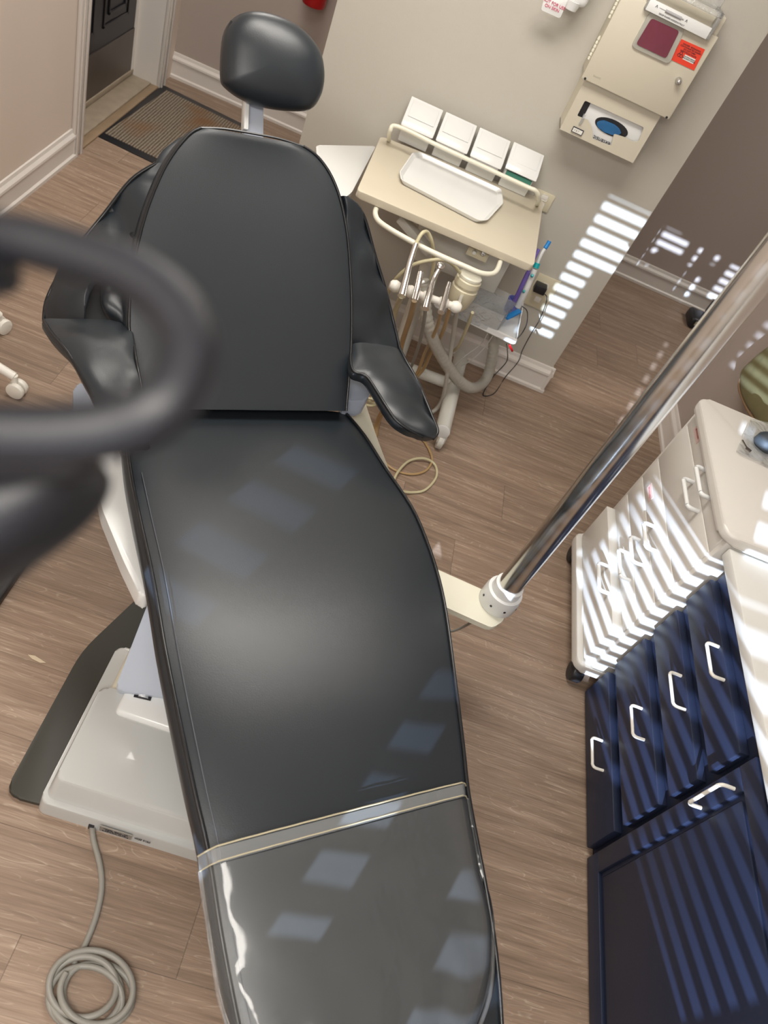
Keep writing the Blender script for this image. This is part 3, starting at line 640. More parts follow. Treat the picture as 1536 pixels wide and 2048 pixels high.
# corrugated vacuum hose
hosep = [at_z(845, 560, .60), at_z(856, 650, .46), at_z(882, 710, .32), at_z(915, 758, .19), at_z(945, 776, .13), at_z(972, 758, .12), at_z(986, 705, .24), at_z(990, 640, .38)]
bm = bmesh.new(); bm_tube(bm, hosep, lambda t: 0.022 + 0.002 * math.sin(t * 380) * (1 if t < 0.55 or t > 0.75 else 0.2), 12, 24)
link('vacuum_hose', bm, m_hose, cart, sharp=80)
# solids canister
cc = at_z(929, 578, 0.62)
bar('holder_arm', m_gcart, hb[1], (cc.x, cc.y, 0.60), 0.012, 0.012, cart, bev=0.003)
lathe('canister', m_grommet, (cc.x, cc.y, 0.54), (0, 0.05, 1), [(0, .026), (0.02, .038), (0.06, .046), (0.085, .047), (0.09, .040), (0.098, .040), (0.099, .046), (0.118, .045), (0.124, .038)], cart, seg=32)
lathe('canister_lid', m_cream, (cc.x, cc.y + .006, 0.664), (0, 0.05, 1), [(0, .041), (0.008, .041), (0.012, .036)], cart, seg=32)
lathe('canister_gasket', m_steel, (cc.x, cc.y + .004, 0.638), (0, 0.05, 1), [(0, .0412), (0.006, .0412)], cart, seg=32)

# handpieces (each hangs in a holder) with their own tubing
def inst(name, label, pts_body, r, m_b, pts_hose, rh, m_h, tip=None, extra=None, group=None):
    t = thing(name, label, 'dental instrument', pts_body[0].to_tuple(), group)
    if pts_hose: tube('hose', m_h, pts_hose, rh, t, seg=10, n=6)
    tube('body', m_b, pts_body, r, t, seg=14, n=4)
    if tip: tube('tip', m_steel, tip, 0.0035, t, seg=8, n=5)
    return t
g = 'instruments hanging in the cart holders'
t = inst('saliva_ejector', 'chrome suction handpiece with a bent translucent hose looping over its top, leftmost holder', [at_z(803, 592, .685), at_z(812, 558, .715), at_z(820, 525, .745), at_z(832, 488, .785)], lambda t: 0.013 - 0.005*t, m_chrome,
     [at_z(862, 560, .62), at_z(868, 520, .70), at_z(864, 485, .77), at_z(856, 466, .80), at_z(848, 464, .81), at_z(840, 472, .80), at_z(832, 488, .78)], 0.006, m_amber, group=g)
tube('hose', m_amber, [at_z(803, 592, .68), at_z(790, 625, .5), at_z(775, 690, .3), at_z(765, 740, .1)], 0.009, t)
t = inst('high_volume_suction', 'short chrome suction valve on a tan hose, second holder from the left', [at_z(829, 600, .685), at_z(836, 572, .715), at_z(841, 545, .74)], lambda t: 0.012 - 0.003*t, m_chrome,
     [at_z(829, 600, .68), at_z(822, 630, .55), at_z(806, 680, .32), at_z(790, 740, .15), at_z(770, 800, .06)], 0.0095, m_tan, group=g)
t = inst('air_water_syringe', 'long chrome air and water syringe with a round nozzle, third holder', [at_z(851, 618, .68), at_z(860, 582, .71), at_z(868, 557, .73), at_z(877, 540, .75)], lambda t: 0.012 - 0.005*t, m_chrome,
     [at_z(851, 618, .675), at_z(846, 655, .5), at_z(835, 700, .28), at_z(818, 745, .08)], 0.006, m_cord, group=g)
lathe('nozzle', m_chrome, at_z(880, 533, .74), (0.1, -0.5, 1), [(0, .006), (0.003, .012), (0.009, .013), (0.013, .009), (0.014, .004)], t, seg=20)
t = inst('handpiece_coupler', 'small silver handpiece coupling on paired tan hoses, fourth holder', [at_z(882, 625, .685), at_z(891, 592, .71), at_z(898, 566, .73)], lambda t: 0.011 - 0.004*t, m_chrome,
     [at_z(882, 625, .68), at_z(872, 660, .5), at_z(850, 705, .25), at_z(835, 745, .12), at_z(820, 765, .06)], 0.0065, m_tan, group=g)
tube('hose', m_tan, [at_z(900, 615, .60), at_z(885, 665, .42), at_z(862, 705, .26), at_z(845, 740, .12), at_z(815, 770, .05)], 0.0075, t)
tube('lever', m_white, [at_z(842, 566, .70), at_z(848, 563, .705)], 0.005, t)
# hoses on their own
tag(tube('supply_hose', m_hose, [at_z(915, 610, .60), at_z(905, 680, .40), at_z(893, 760, .2), at_z(884, 800, .08), at_z(868, 822, .02), at_z(845, 828, .012)], 0.0085), 'smooth grey hose dropping from the holder bar to the floor beside the cart leg', 'hose')
tag(tube('drain_tube', m_amber, [at_z(945, 625, .55), at_z(930, 665, .42), at_z(915, 695, .3), at_z(900, 705, .2)], 0.006), 'pale translucent tube hanging below the round canister on the cart', 'hose')
tag(tube('suction_loop_tube', m_amber, [at_z(770, 600, .45), at_z(790, 560, .6), at_z(830, 528, .68), at_z(890, 520, .72), at_z(920, 545, .68)], 0.006), 'pale translucent tube arching behind the holders to the canister', 'hose')
# floor loops of tubing
tag(tube('tan_floor_tube', m_tan, [at_z(770, 795, .02), at_z(757, 850, .02), at_z(752, 885, .006), at_z(775, 930, .006), at_z(815, 948, .006), at_z(850, 942, .006), at_z(864, 918, .006), at_z(850, 885, .006), at_z(830, 868, .006), at_z(800, 830, .006)], 0.0045), 'thin tan tube curling on the floor under the right armrest', 'tubing')
tag(tube('cream_floor_tube', m_amber, [at_z(782, 975, .05), at_z(795, 945, .03), at_z(818, 922, .012), at_z(848, 917, .016), at_z(870, 930, .008), at_z(872, 955, .006), at_z(850, 980, .006), at_z(822, 985, .006), at_z(800, 982, .02)], 0.005), 'pale cream tube in a loop on the floor beside the seat edge', 'tubing')
lathe('tube_connector', m_cream, at_z(790, 972, .06), ray(806, 1000) - ray(785, 965), [(0, .008), (0.03, .01), (0.05, .007)])
tag(bpy.data.objects['tube_connector'], 'cream plug on the looped tube at the seat edge', 'connector')
tag(tube('tubing_bundle', m_tan, [at_z(775, 790, .3), at_z(768, 815, .2), at_z(755, 845, .1), at_z(750, 872, .05)], 0.010), 'thick tan hose between the chair bracket and the right armrest', 'hose')
for k, (a, b, z) in enumerate(((750, 792, .30), (752, 800, .28), (748, 806, .25))):
    o = tube('coiled_hose', m_amber, [at_z(a - 12, b - 4, z), at_z(a + 2, b - 8, z), at_z(a + 8, b, z), at_z(a - 4, b + 6, z), at_z(a - 16, b + 4, z)], 0.005)
    tag(o, ('topmost', 'middle', 'lowest')[k] + ' of three cream hose turns beside the grey chair bracket', 'hose', 'cream hose turns by the bracket')

# bins along the back of the cart
x0b = -0.095
for k in range(4):
    xa = x0b + k * 0.1345; w = 0.124
    b_ = thing('supply_bin', ('leftmost white lidded supply bin behind the cart rail', 'second white lidded supply bin from the left behind the cart rail', 'third white lidded supply bin from the left behind the cart rail', 'rightmost supply bin behind the rail, lid ajar over green packets')[k], 'bin', (xa + w/2, 2.95, 0.80), 'white lidded bins behind the cart rail')
    bm = bmesh.new(); op = 0.012 if k == 3 else 0.0
    bm_prism(bm, [V((xa + .006, 2.905, .865)), V((xa + .006, 2.925, .801)), V((xa + .006, 2.985, .801)), V((xa + .006, 2.995, .905))], (w - .012, 0, 0), bev=0.004)
    link('body', bm, m_white, b_)
    bm = bmesh.new()
    bm_prism(bm, [V((xa, 2.885, .868 + op)), V((xa, 2.895, .886 + op)), V((xa, 2.99, .936 + op*.3)), V((xa, 3.002, .925)), V((xa, 3.0, .905))], (w, 0, 0), bev=0.003)
    link('lid', bm, m_white, b_)
    bm = bmesh.new(); bm_box(bm, xa + .012, xa + w - .012, -0.036, 0.040, 0, 0.0025, bev=0.001, mtx=Matrix.Translation((0, 2.943, 0.9125 + op*.65)) @ Matrix.Rotation(math.radians(27.8), 4, 'X'))
    link('lid_panel', bm, m_white, b_)
    if k == 3:
        o = box('green_packet', m_green, (xa + .012, xa + w - .012, 2.892, 2.90, .858, .872)); tag(o, 'strip of green packets showing inside the rightmost bin', 'packets')
# instrument tray
tr_ = [at_z(*p, ZT + 0.004) for p in ((797, 350), (823, 312), (838, 310), (1000, 384), (1003, 412), (972, 446), (955, 447), (800, 366))]
tray = thing('instrument_tray', 'shallow white plastic instrument tray lying on the cream worktop', 'tray', (0.2, 2.65, ZT))
bm = bmesh.new(); pts = rnd_poly(tr_, 0.012); cT = sum(pts, V((0, 0, 0))) / len(pts)
def tray_ring(s, z): return [bm.verts.new(V((cT.x + (p.x - cT.x) * s - 0, cT.y + (p.y - cT.y) * s, z))) for p in pts]
def inset_ring(dist, z): 
    out = []
    for p in pts:
        dx = p.x - cT.x; dy = p.y - cT.y; L_ = math.hypot(dx, dy); out.append(bm.verts.new((p.x - dx / L_ * dist, p.y - dy / L_ * dist, z)))
    return out
rg = [inset_ring(0.012, ZT + .001), inset_ring(0.0, ZT + .014), inset_ring(-0.001, ZT + .016), inset_ring(0.003, ZT + .016), inset_ring(0.016, ZT + .004)]
for a, b in zip(rg, rg[1:]):
    for k in range(len(a)): bm.faces.new((a[k], a[(k+1) % len(a)], b[(k+1) % len(a)], b[k]))
bm.faces.new(rg[-1]); bm.faces.new(rg[0][::-1])
link('tray_body', bm, m_white, tray)
# clear bin on the lower shelf
bm = bmesh.new()
for a, b in (((905, 590), (885, 622)), ((885, 622), (990, 668)), ((990, 668), (1012, 640)), ((1012, 640), (905, 590))):
    A_, B_ = at_z(*a, zs_), at_z(*b, zs_); bm_prism(bm, [A_, B_, B_ + V((0, 0, .08)), A_ + V((0, 0, .08))], (0.002, 0.002, 0))
o = link('clear_bin', bm, m_bag); tag(o, 'clear plastic bin sitting on the lower shelf of the cart', 'bin')
# toothbrushes in a cup
cup = at_z(1018, 622, zs_)
o = lathe('toothbrush_cup', mat('violet_cup', (0.17, 0.2, 0.6), 0.3), (cup.x, cup.y, zs_), (0, 0, 1), [(0, .022), (0.01, .024), (0.055, .028), (0.056, .024), (0.01, .02)]); tag(o, 'small violet cup holding the toothbrushes at the shelf corner', 'cup')
t = thing('toothbrush', 'white electric toothbrush with teal buttons and a bright blue head', 'toothbrush', (cup.x, cup.y, zs_))
tube('handle', m_white, [at_z(1036, 612, .52), at_z(1052, 580, .60), at_z(1070, 538, .68)], lambda t: 0.013 - 0.003*t, t, seg=14)
tube('neck', m_white, [at_z(1072, 534, .685), at_z(1082, 510, .73), at_z(1090, 497, .755)], 0.006, t, seg=10)
tube('bristle_head', m_blue, [at_z(1090, 497, .755), at_z(1096, 488, .77), at_z(1099, 482, .78)], 0.0075, t, seg=10)
tube('grip_band', m_teal, [at_z(1071, 536, .683), at_z(1075, 526, .70)], 0.0112, t, seg=12)
lathe('power_button', m_teal, at_z(1064, 552, .66), -fwd, [(0, .006), (0.008, .006), (0.010, .004)], t, seg=14)
lathe('mode_button', m_teal, at_z(1047, 584, .60), -fwd, [(0, .005), (0.013, .005), (0.015, .003)], t, seg=14)
t = thing('toothbrush', 'purple toothbrush leaning behind the white electric one', 'toothbrush', (cup.x - .01, cup.y + .01, zs_))
tube('handle', m_purple, [at_z(1028, 605, .53), at_z(1042, 575, .60), at_z(1056, 545, .66)], 0.0085, t, seg=12)
tube('neck', m_purple, [at_z(1056, 545, .66), at_z(1068, 518, .71), at_z(1078, 498, .745)], 0.0065, t, seg=10)
o = bar('blue_clip', m_blue, at_z(1012, 636, .50), at_z(1040, 622, .52), 0.02, 0.012, bev=0.003); tag(o, 'bright blue clip on the front corner of the lower shelf', 'clip')
o = bar('red_tag', m_redpaint, at_z(1019, 690, .45), at_z(1025, 702, .43), 0.012, 0.008, bev=0.002); tag(o, 'little red plug dangling under the lower shelf corner', 'plug')
# side tray behind the chair
st_ = thing('side_tray', 'white flat tray on an arm between the chair back and the cart', 'tray', (-0.2, 2.6, 0))
prism('tray_top', m_white, rnd_poly([at_z(632, 290, .72), at_z(752, 292, .72), at_z(704, 384, .72), at_z(690, 396, .72), at_z(640, 395, .72)], 0.015), (0, 0, -0.02), st_, bev=0.003)
box('bracket', m_gcart, (-0.19, -0.10, 2.44, 2.50, 0.63, 0.70), st_, bev=0.004)
cyl('knob', m_black, (-0.12, 2.43, 0.66), (-0.12, 2.405, 0.66), 0.013, None, st_)
tube('stem', m_gcart, [V((-0.15, 2.5, 0.65)), V((-0.17, 2.6, 0.3)), V((-0.17, 2.6, 0.0))], 0.014, st_, n=1)
tube('foot', m_gcart, [V((-0.3, 2.6, 0.014)), V((-0.04, 2.6, 0.014))], 0.014, st_, n=1)

# ================================================================== ON THE PARTITION WALL
YS = 2.88
sc = thing('sharps_cabinet', 'beige locked sharps disposal cabinet with a dark red window, upper right on the wall', 'sharps container', (0.57, YW, 1.24))
sx0, sx1, sz0, sz1 = 0.409, 0.738, 1.240, 1.50
box('body', m_sharps, (sx0 + .004, sx1 - .004, YS + .012, YW, sz0 + .004, sz1 + .05), sc, bev=0.006)
box('door', m_sharps, (sx0, sx1, YS - .002, YS + .010, sz0, sz1), sc, bev=0.004)
wc = at_y(1316, 76, YS - .003)
def wallp(u, v, y): q = at_y(u, v, y); return (q.x, q.z)
fr = [at_y(u, v, YS - .003) for u, v in ((1300, 22), (1370, 55), (1338, 128), (1262, 92))]
prism('window_frame', mat('window_frame_grey', (0.42, 0.41, 0.36), 0.4), rnd_poly(fr, 0.012), (0, -0.006, 0), sc, bev=0.002)
wn = [at_y(u, v, YS - .010) for u, v in ((1303, 36), (1359, 62), (1332, 117), (1272, 88))]
prism('window_pane', m_redwin, rnd_poly(wn, 0.009), (0, -0.0015, 0), sc)
lb = [at_y(u, v, YS - .003) for u, v in ((1363, 78), (1410, 99), (1388, 141), (1341, 119))]
lab = prism('warning_label', m_red, lb, (0, -0.001, 0), sc)
cl = sum(lb, V((0, 0, 0))) / 4
text('lettering', 'DANGER  BIOHAZARD\nCONTAMINATED SHARPS\nDO NOT OPEN\nINFECTIOUS WASTE', m_ink, (cl.x, YS - .0045, cl.z + .012), (1, 0, 0), (0, 0, 1), 0.0062, lab)
prism('white_panel', m_label, [V((cl.x - .008, YS - .0042, cl.z - .016)), V((cl.x + .030, YS - .0042, cl.z - .016)), V((cl.x + .030, YS - .0042, cl.z - .002)), V((cl.x - .008, YS - .0042, cl.z - .002))], (0, -0.0004, 0), lab)
text('small_print', 'CAUTION RIESGO\nBIOLOGICO SHARPS', m_ink, (cl.x + .011, YS - .0052, cl.z - .009), (1, 0, 0), (0, 0, 1), 0.0048, lab)
bm = bmesh.new()
for k in range(3):
    a = math.radians(90 + 120 * k); c3 = V((cl.x - .021 + .0045*math.cos(a), YS - .0045, cl.z - .008 + .0045*math.sin(a)))
    bm_tube(bm, [c3 + V((.0042*math.cos(q), 0, .0042*math.sin(q))) for q in [math.radians(d_) for d_ in range(0, 361, 30)]], 0.0008, 5, 1)
link('biohazard_mark', bm, m_ink, lab)
kl = at_y(1357, 161, YS - .004)
lathe('key_lock', m_steel, kl, (0, -1, 0), [(0, .010), (0.010, .010), (0.014, .008), (0.022, .007), (0.024, .004)], sc, seg=20)
# hinge knuckles on the left side
for zz, nk in ((1.295, 6), (1.42, 7)):
    lathe('hinge', m_cream, (sx0 - .005, YS + .010, zz), (0, 0, 1), [q for k in range(nk) for q in ((k*.012, .0045), (k*.012 + .008, .0045), (k*.012 + .0082, .0025), (k*.012 + .0118, .0025))], sc, seg=12)
# counter-balanced lid on top
ly0, ly1 = YS - .005, YS + .06
tl = at_y(1282, -8, ly0); tr2 = at_y(1408, 47, ly0)
text('faint_mark', 'SHARPS', mat('embossed', (0.50, 0.47, 0.38), 0.5), (sx0 + .045, YS - .0024, 1.262), (1, 0, 0), (0, 0, 1), 0.008, sc)
lidz = 1.492
bm = bmesh.new(); bm_box(bm, .488, .70, YS - .022, YS - .016, 1.484, 1.516, bev=0.001)
lid = link('lid_front', bm, m_white, sc)
text('lettering', 'DROP SHARPS HORIZONTALLY', m_ink, (.575, YS - .0225, 1.4905), (1, 0, 0), (0, 0, 1), 0.0062, lid)
bm = bmesh.new()
bm_cyl(bm, (.545, YS - .0222, 1.504), (.60, YS - .0222, 1.504), 0.0045, None, 10); bm_cyl(bm, (.525, YS - .0222, 1.504), (.545, YS - .0222, 1.504), 0.001, None, 8); bm_cyl(bm, (.60, YS - .0222, 1.504), (.608, YS - .0222, 1.504), 0.002, None, 8)
link('syringe_picture', bm, mat('print_grey', (0.35, 0.35, 0.36), 0.6), lid)
text('arrow', '^', m_ink, (.515, YS - .0225, 1.501), (1, 0, 0), (0, 0, 1), 0.018, lid); text('arrow', '^', m_ink, (.618, YS - .0225, 1.501), (1, 0, 0), (0, 0, 1), 0.018, lid)
bm = bmesh.new()
bm_box(bm, .484, .494, YS - .02, YS + .07, 1.484, 1.56, bev=0.001); bm_box(bm, .700, .710, YS - .02, YS + .07, 1.484, 1.56, bev=0.001); bm_box(bm, .484, .71, YS + .064, YS + .07, 1.53, 1.60, bev=0.001); bm_box(bm, .484, .712, YS - .02, YS - .012, 1.545, 1.56, bev=0.001)
link('lid_frame', bm, m_bag, sc)
for x_ in (sx0 + .012, sx1 - .012): cyl('rivet', m_black, (x_, YS - .001, sz0 + .004 if x_ < .5 else sz0 + .004), (x_, YS - .003, sz0 + .004), 0.004, None, sc, seg=10)
# glove dispenser below
YG = 2.90
gl = thing('glove_dispenser', 'beige wall glove dispenser with blue gloves, hanging below the sharps cabinet', 'glove dispenser', (0.57, YW, 1.07))
gx0, gx1, gz0, gz1 = 0.425, 0.712, 1.068, 1.236
O = [V((gx0, YG, gz0)), V((gx1, YG, gz0)), V((gx1, YG, gz1)), V((gx0, YG, gz1))]
hole = [at_y(u, v, YG) for u, v in ((1170, 201), (1288, 255), (1277, 283), (1268, 284), (1250, 275), (1228, 268), (1222, 292), (1186, 278), (1184, 255), (1176, 240), (1154, 232))]
bm = bmesh.new()
ov = [bm.verts.new(p) for p in O]; hv = [bm.verts.new(p) for p in rnd_poly(hole, 0.005, 2)]
e1 = [bm.edges.new((ov[i], ov[(i+1) % 4])) for i in range(4)]; e2 = [bm.edges.new((hv[i], hv[(i+1) % len(hv)])) for i in range(len(hv))]
bmesh.ops.triangle_fill(bm, edges=e1 + e2, use_beauty=True)
r_ = bmesh.ops.extrude_face_region(bm, geom=bm.faces[:]); bmesh.ops.translate(bm, vec=(0, 0.004, 0), verts=[v for v in r_['geom'] if isinstance(v, bmesh.types.BMVert)])
link('front_panel', bm, m_sharps, gl, smooth=False)
bm = bmesh.new()
for b_ in ((gx0, gx0 + .003, YG + .003, YW, gz0, gz1), (gx1 - .003, gx1, YG + .003, YW, gz0, gz1), (gx0, gx1, YG + .003, YW, gz0, gz0 + .003), (gx0, gx1, YG + .003, YW, gz1 - .003, gz1)): bm_box(bm, *b_)
link('casing', bm, m_sharps, gl)
gb = thing('glove_box', 'white carton of blue gloves seen through the dispenser opening, printed upside down', 'glove box', (0.57, YG + .05, 1.08))
box('carton', m_white, (gx0 + .022, gx1 - .012, YG + .012, YW - .01, gz0 + .006, gz1 - .008), gb, bev=0.002)
ec = at_y(1223, 255, YG + .011); 
def ell(a, b, y, n=28, rot=0.0): return [V((ec.x + a*math.cos(t)*math.cos(rot) - b*math.sin(t)*math.sin(rot), y, ec.z + a*math.cos(t)*math.sin(rot) + b*math.sin(t)*math.cos(rot))) for t in [2*math.pi*k/n for k in range(n)]]
prism('oval_opening', m_black, ell(.062, .025, YG + .0115), (0, -0.001, 0), gb)
bm = bmesh.new(); pp = [p + V((-.008, 0, -.004)) for p in ell(.046, .018, YG + .009)]
for p in pp: p.z += 0.004 * noise.noise(p * 90)
link('gloves', (lambda b: (bm_prism(b, pp, (0, -0.002, 0), bev=0.001), b)[1])(bm), m_glove, gb)
et = at_y(1203, 281, YG + .0105)
text('lettering', 'extensic', m_ink, (et.x, YG + .0105, et.z), (-1, 0, 0), (0, 0, -1), 0.020, gb)
ea = at_y(1172, 219, YG + .011)
box('carton_end', m_black, (gx0 + .01, ea.x + .004, YG + .010, YG + .03, gz0 + .05, gz1 - .02), gb)
bx = at_y(1155, 262, YG - .003)
o = box('small_card', m_ink, (bx.x - .020, bx.x + .020, YG - .005, YG - .001, bx.z - .009, bx.z + .009)); tag(o, 'small black-bordered card clipped to the lower left of the glove dispenser', 'card')
c2 = box('card_paper', m_label, (bx.x - .0175, bx.x + .0175, YG - .006, YG - .0048, bx.z - .0065, bx.z + .0065), o)
text('lettering', '7 8 7', m_silver, (bx.x - .004, YG - .0064, bx.z), (1, 0, 0), (0, 0, 1), 0.009, c2)
o = bar('clip', m_bag, at_y(1160, 248, YG - .004), at_y(1170, 228, YG - .004), 0.008, 0.003, up=(0, 1, 0)); tag(o, 'clear badge clip holding the small card on the dispenser', 'clip')
# sanitiser dispenser, lower end only
sd = thing('sanitizer_dispenser', 'white wall dispenser with a warning card, cut off by the top edge', 'dispenser', (0.24, YW, 1.36))
p1 = at_y(1084, 23, 2.93); 
cd = prism('warning_card', m_white, rnd_poly([at_y(1093, -22, 2.93), at_y(1136, 0, 2.93), at_y(1120, 37, 2.93), at_y(1082, 20, 2.93)], 0.005), (0, 0.003, 0), sd, bev=0.001)
cm = at_y(1106, 12, 2.929)
text('lettering', 'NOT FOR USE\nON SKIN', m_pinkink, (cm.x, 2.9285, cm.z), (1, 0, 0), (0, 0, 1), 0.0125, cd)
box('housing', m_white, (.25, .33, 2.93, YW, 1.40, 1.62), sd, bev=0.02, seg=4)
cyl('nozzle', m_white, (.285, 2.95, 1.385), (.285, 2.95, 1.41), 0.022, 0.028, sd)
# wall plates
def outlet(label, u, v, w, h, plug=False):
    q = at_y(u, v, YW - .004); t = thing('outlet_plate', label, 'outlet', (q.x, YW, q.z))
    box('plate', m_grommet, (q.x - w/2, q.x + w/2, YW - .006, YW, q.z - h/2, q.z + h/2), t, bev=0.002)
    for s in (-1, 1): box('socket', m_hand, (q.x - .014, q.x + .014, YW - .008, YW - .005, q.z + s*h*.22 - .012, q.z + s*h*.22 + .012), t, bev=0.004)
    cyl('screw', m_black, (q.x, YW - .0085, q.z), (q.x, YW - .0055, q.z), 0.0025, None, t, seg=8); return q
outlet('ivory switch plate on the wall at the right end of the bins', 1085, 402, .075, .07)
q = outlet('ivory double outlet low on the wall behind the black adapter', 1083, 585, .10, .15)
pa = thing('power_adapter', 'black plug-in power adapter in the low wall outlet', 'power adapter', (q.x, YW - .04, q.z))
box('adapter_body', m_black, (q.x - .045, q.x + .005, YW - .05, YW - .008, q.z + .01, q.z + .045), pa, bev=0.004)
tube('adapter_cord', m_black, [V((q.x, YW - .045, q.z + .02)), at_y(1094, 598, 2.975), at_y(1080, 638, 2.96), at_y(1062, 668, 2.95), at_y(1045, 700, 2.94), at_y(1036, 724, 2.92), at_z(1010, 755, .01), at_z(990, 785, .004), at_z(970, 792, .004), at_z(968, 784, .004), at_z(985, 755, .01), at_z(1012, 725, .10), at_z(1015, 705, .2), at_z(1013, 688, .36)], 0.0022, pa, seg=6)
o = tube('dangling_cord', m_black, [at_z(1043, 612, .50), at_z(1054, 622, .47), at_z(1054, 645, .44), at_z(1045, 665, .42), at_z(1034, 678, .44)], 0.0022, seg=6); tag(o, 'thin black cord looping off the right end of the lower shelf', 'cord')
o = tube('white_cords', m_white, [at_z(975, 668, .42), at_z(960, 690, .3), at_z(930, 712, .2), at_z(905, 735, .1)], 0.0022, seg=6); tag(o, 'upper of two thin white cords under the cart shelf', 'cord')
o = tube('white_cords', m_white, [at_z(985, 672, .42), at_z(965, 700, .28), at_z(940, 722, .18), at_z(915, 736, .09)], 0.0022, seg=6); tag(o, 'lower of two thin white cords under the cart shelf', 'cord')
# fire extinguisher on the far wall
ex = thing('fire_extinguisher', 'red fire extinguisher hanging on the far wall above the headrest, bottom only', 'fire extinguisher', (-0.76, YF - .08, .655))
lathe('cylinder', m_redpaint, (-0.765, YF - .085, .655), (0, 0, 1), [(0, .045), (0.004, .056), (0.015, .062), (0.36, .062), (0.40, .045), (0.42, .018)], ex, seg=36)
box('wall_bracket', m_black, (-0.79, -0.74, YF - .025, YF, .70, .95), ex)
lathe('valve', m_black, (-0.765, YF - .085, 1.07), (0, 0, 1), [(0, .02), (0.05, .02)], ex)
# battery charger on the far floor
bc = thing('battery_charger', 'small black cordless tool battery charger on the floor at the far baseboard', 'battery charger', (1.90, 4.34, 0))
ax_ = at_z(1392, 655, .04)
box('charger_body', m_black, (1.83, 1.97, 4.25, 4.40, 0.0, 0.07), bc, bev=0.02, seg=3)
box('battery', m_black, (1.93, 1.985, 4.36, 4.42, 0.06, 0.15), bc, bev=0.012, seg=3)
box('indicator_marks', m_yellow, (1.86, 1.89, 4.249, 4.252, 0.03, 0.055), bc)
box('battery_label', m_redpaint, (1.94, 1.975, 4.357, 4.361, 0.12, 0.135), bc)

# ================================================================== DARK BASE CABINETS AND COUNTER
XC = 1.12
ym = 0.935
cab = thing('base_cabinet', 'navy-black base cabinet with four stacked drawers beside the white cart', 'cabinet', (1.34, 1.2, 0))
box('body', m_navy, (XC + .02, XW - .025, ym, 1.462, 0, .725), cab)
DZ = [(0.0, .150), (.184, .365), (.39, .518), (.54, .672)]
hpx = [((1183, 1475), (1186, 1533)), ((1260, 1411), (1268, 1470)), ((1336, 1346), (1350, 1408)), ((1412, 1285), (1424, 1350))]
def pull(p, q, out, parent, r=0.0045, m=m_hand, name='handle'):
    d_ = (q - p).normalized(); o_ = V(out)
    a = p + o_ * .034; b = q + o_ * .034
    return tube(name, m, [p, p + o_*.026, a + d_*.008, a + d_*.016, b - d_*.016, b - d_*.008, q + o_*.026, q], r, parent, seg=10, n=4)
DZ = [(0.012, .150), (.190, .350), (.392, .505), (.545, .655)]
for (z0, z1), (a, b) in zip(DZ, hpx):
    bm = bmesh.new(); bm_box(bm, XC - .006, XC + .02, ym + .012, 1.452, z0, z1, bev=0.004, seg=2)
    dr = link('drawer', bm, m_navy, cab)
    pa_, pb_ = at_x(a[0], a[1], XC - .040), at_x(b[0], b[1], XC - .040)
    zc = (pa_.z + pb_.z) / 2
    pull(V((XC - .006, pa_.y, zc)), V((XC - .006, pb_.y, zc)), (-1, 0, 0), dr)
cab2 = thing('base_cabinet', 'navy-black base cabinet with one large panelled door at the bottom right', 'cabinet', (1.34, 0.5, 0))
box('body', m_navy, (XC + .02, XW - .025, -0.9, ym - .004, 0, .725), cab2)
bm = bmesh.new()
y0, y1, z0, z1 = 0.25, ym - .016, .012, .70; w = .055
bm_box(bm, XC + .004, XC + .02, y0, y1, z0, z1)
for q in ((y0, y1, z0, z0 + w), (y0, y1, z1 - w, z1), (y0, y0 + w, z0 + w, z1 - w), (y1 - w, y1, z0 + w, z1 - w)): bm_box(bm, XC - .006, XC + .005, *q, bev=0.003)
bm_box(bm, XC - .002, XC + .005, y0 + w + .014, y1 - w - .014, z0 + w + .014, z1 - w - .014, bev=0.005)
dr = link('door', bm, m_navy, cab2)
a = at_x(1375, 1600, XC - .040); b = at_x(1436, 1578, XC - .040)
yc = (a.y + b.y) / 2
pull(V((XC - .006, yc, a.z)), V((XC - .006, yc, b.z + .01)), (-1, 0, 0), dr)
ctr = box('countertop', m_counter, (XC - .025, XW, -0.9, 1.470, .725, .760), bev=0.006); tag(ctr, 'long white countertop over the dark base cabinets, right edge', 'countertop')

# ================================================================== WHITE MOBILE CART
mc = thing('mobile_drawer_cart', 'white mobile drawer cart with rounded top on black casters, between pole and dark cabinet', 'drawer cart', (1.32, 1.77, 0))
cy0, cy1, cx0, cx1 = 1.478, 2.062, 1.085, 1.53
box('body', m_cart, (cx0, cx1, cy0, cy1, .10, .77), mc, bev=0.006)
prism('base_tray', m_cart, [V((x, y, .07)) for x, y in rrect((1.035 + cx1)/2, (cy0 + cy1)/2, cx1 - 1.035, cy1 - cy0 + .01, .03)], (0, 0, .035), mc, bev=0.008, seg=3)
prism('top', m_cart, [V((x, y, .765)) for x, y in rrect((1.06 + cx1)/2, (cy0 + cy1)/2, cx1 - 1.06, cy1 - cy0 + .02, .04)], (0, 0, .03), mc, bev=0.008, seg=3)
dz = [(.115, .285, 1.052), (.29, .365, 1.081), (.368, .455, 1.081), (.458, .545, 1.081), (.548, .70, 1.081), (.703, .758, 1.081)]
hps = [((1200, 1122), (1206, 1172)), ((1236, 1100), (1242, 1152)), ((1260, 1074), (1265, 1122)), ((1287, 1045), (1292, 1094)), ((1386, 935), (1398, 990)), ((1410, 912), (1424, 965))]
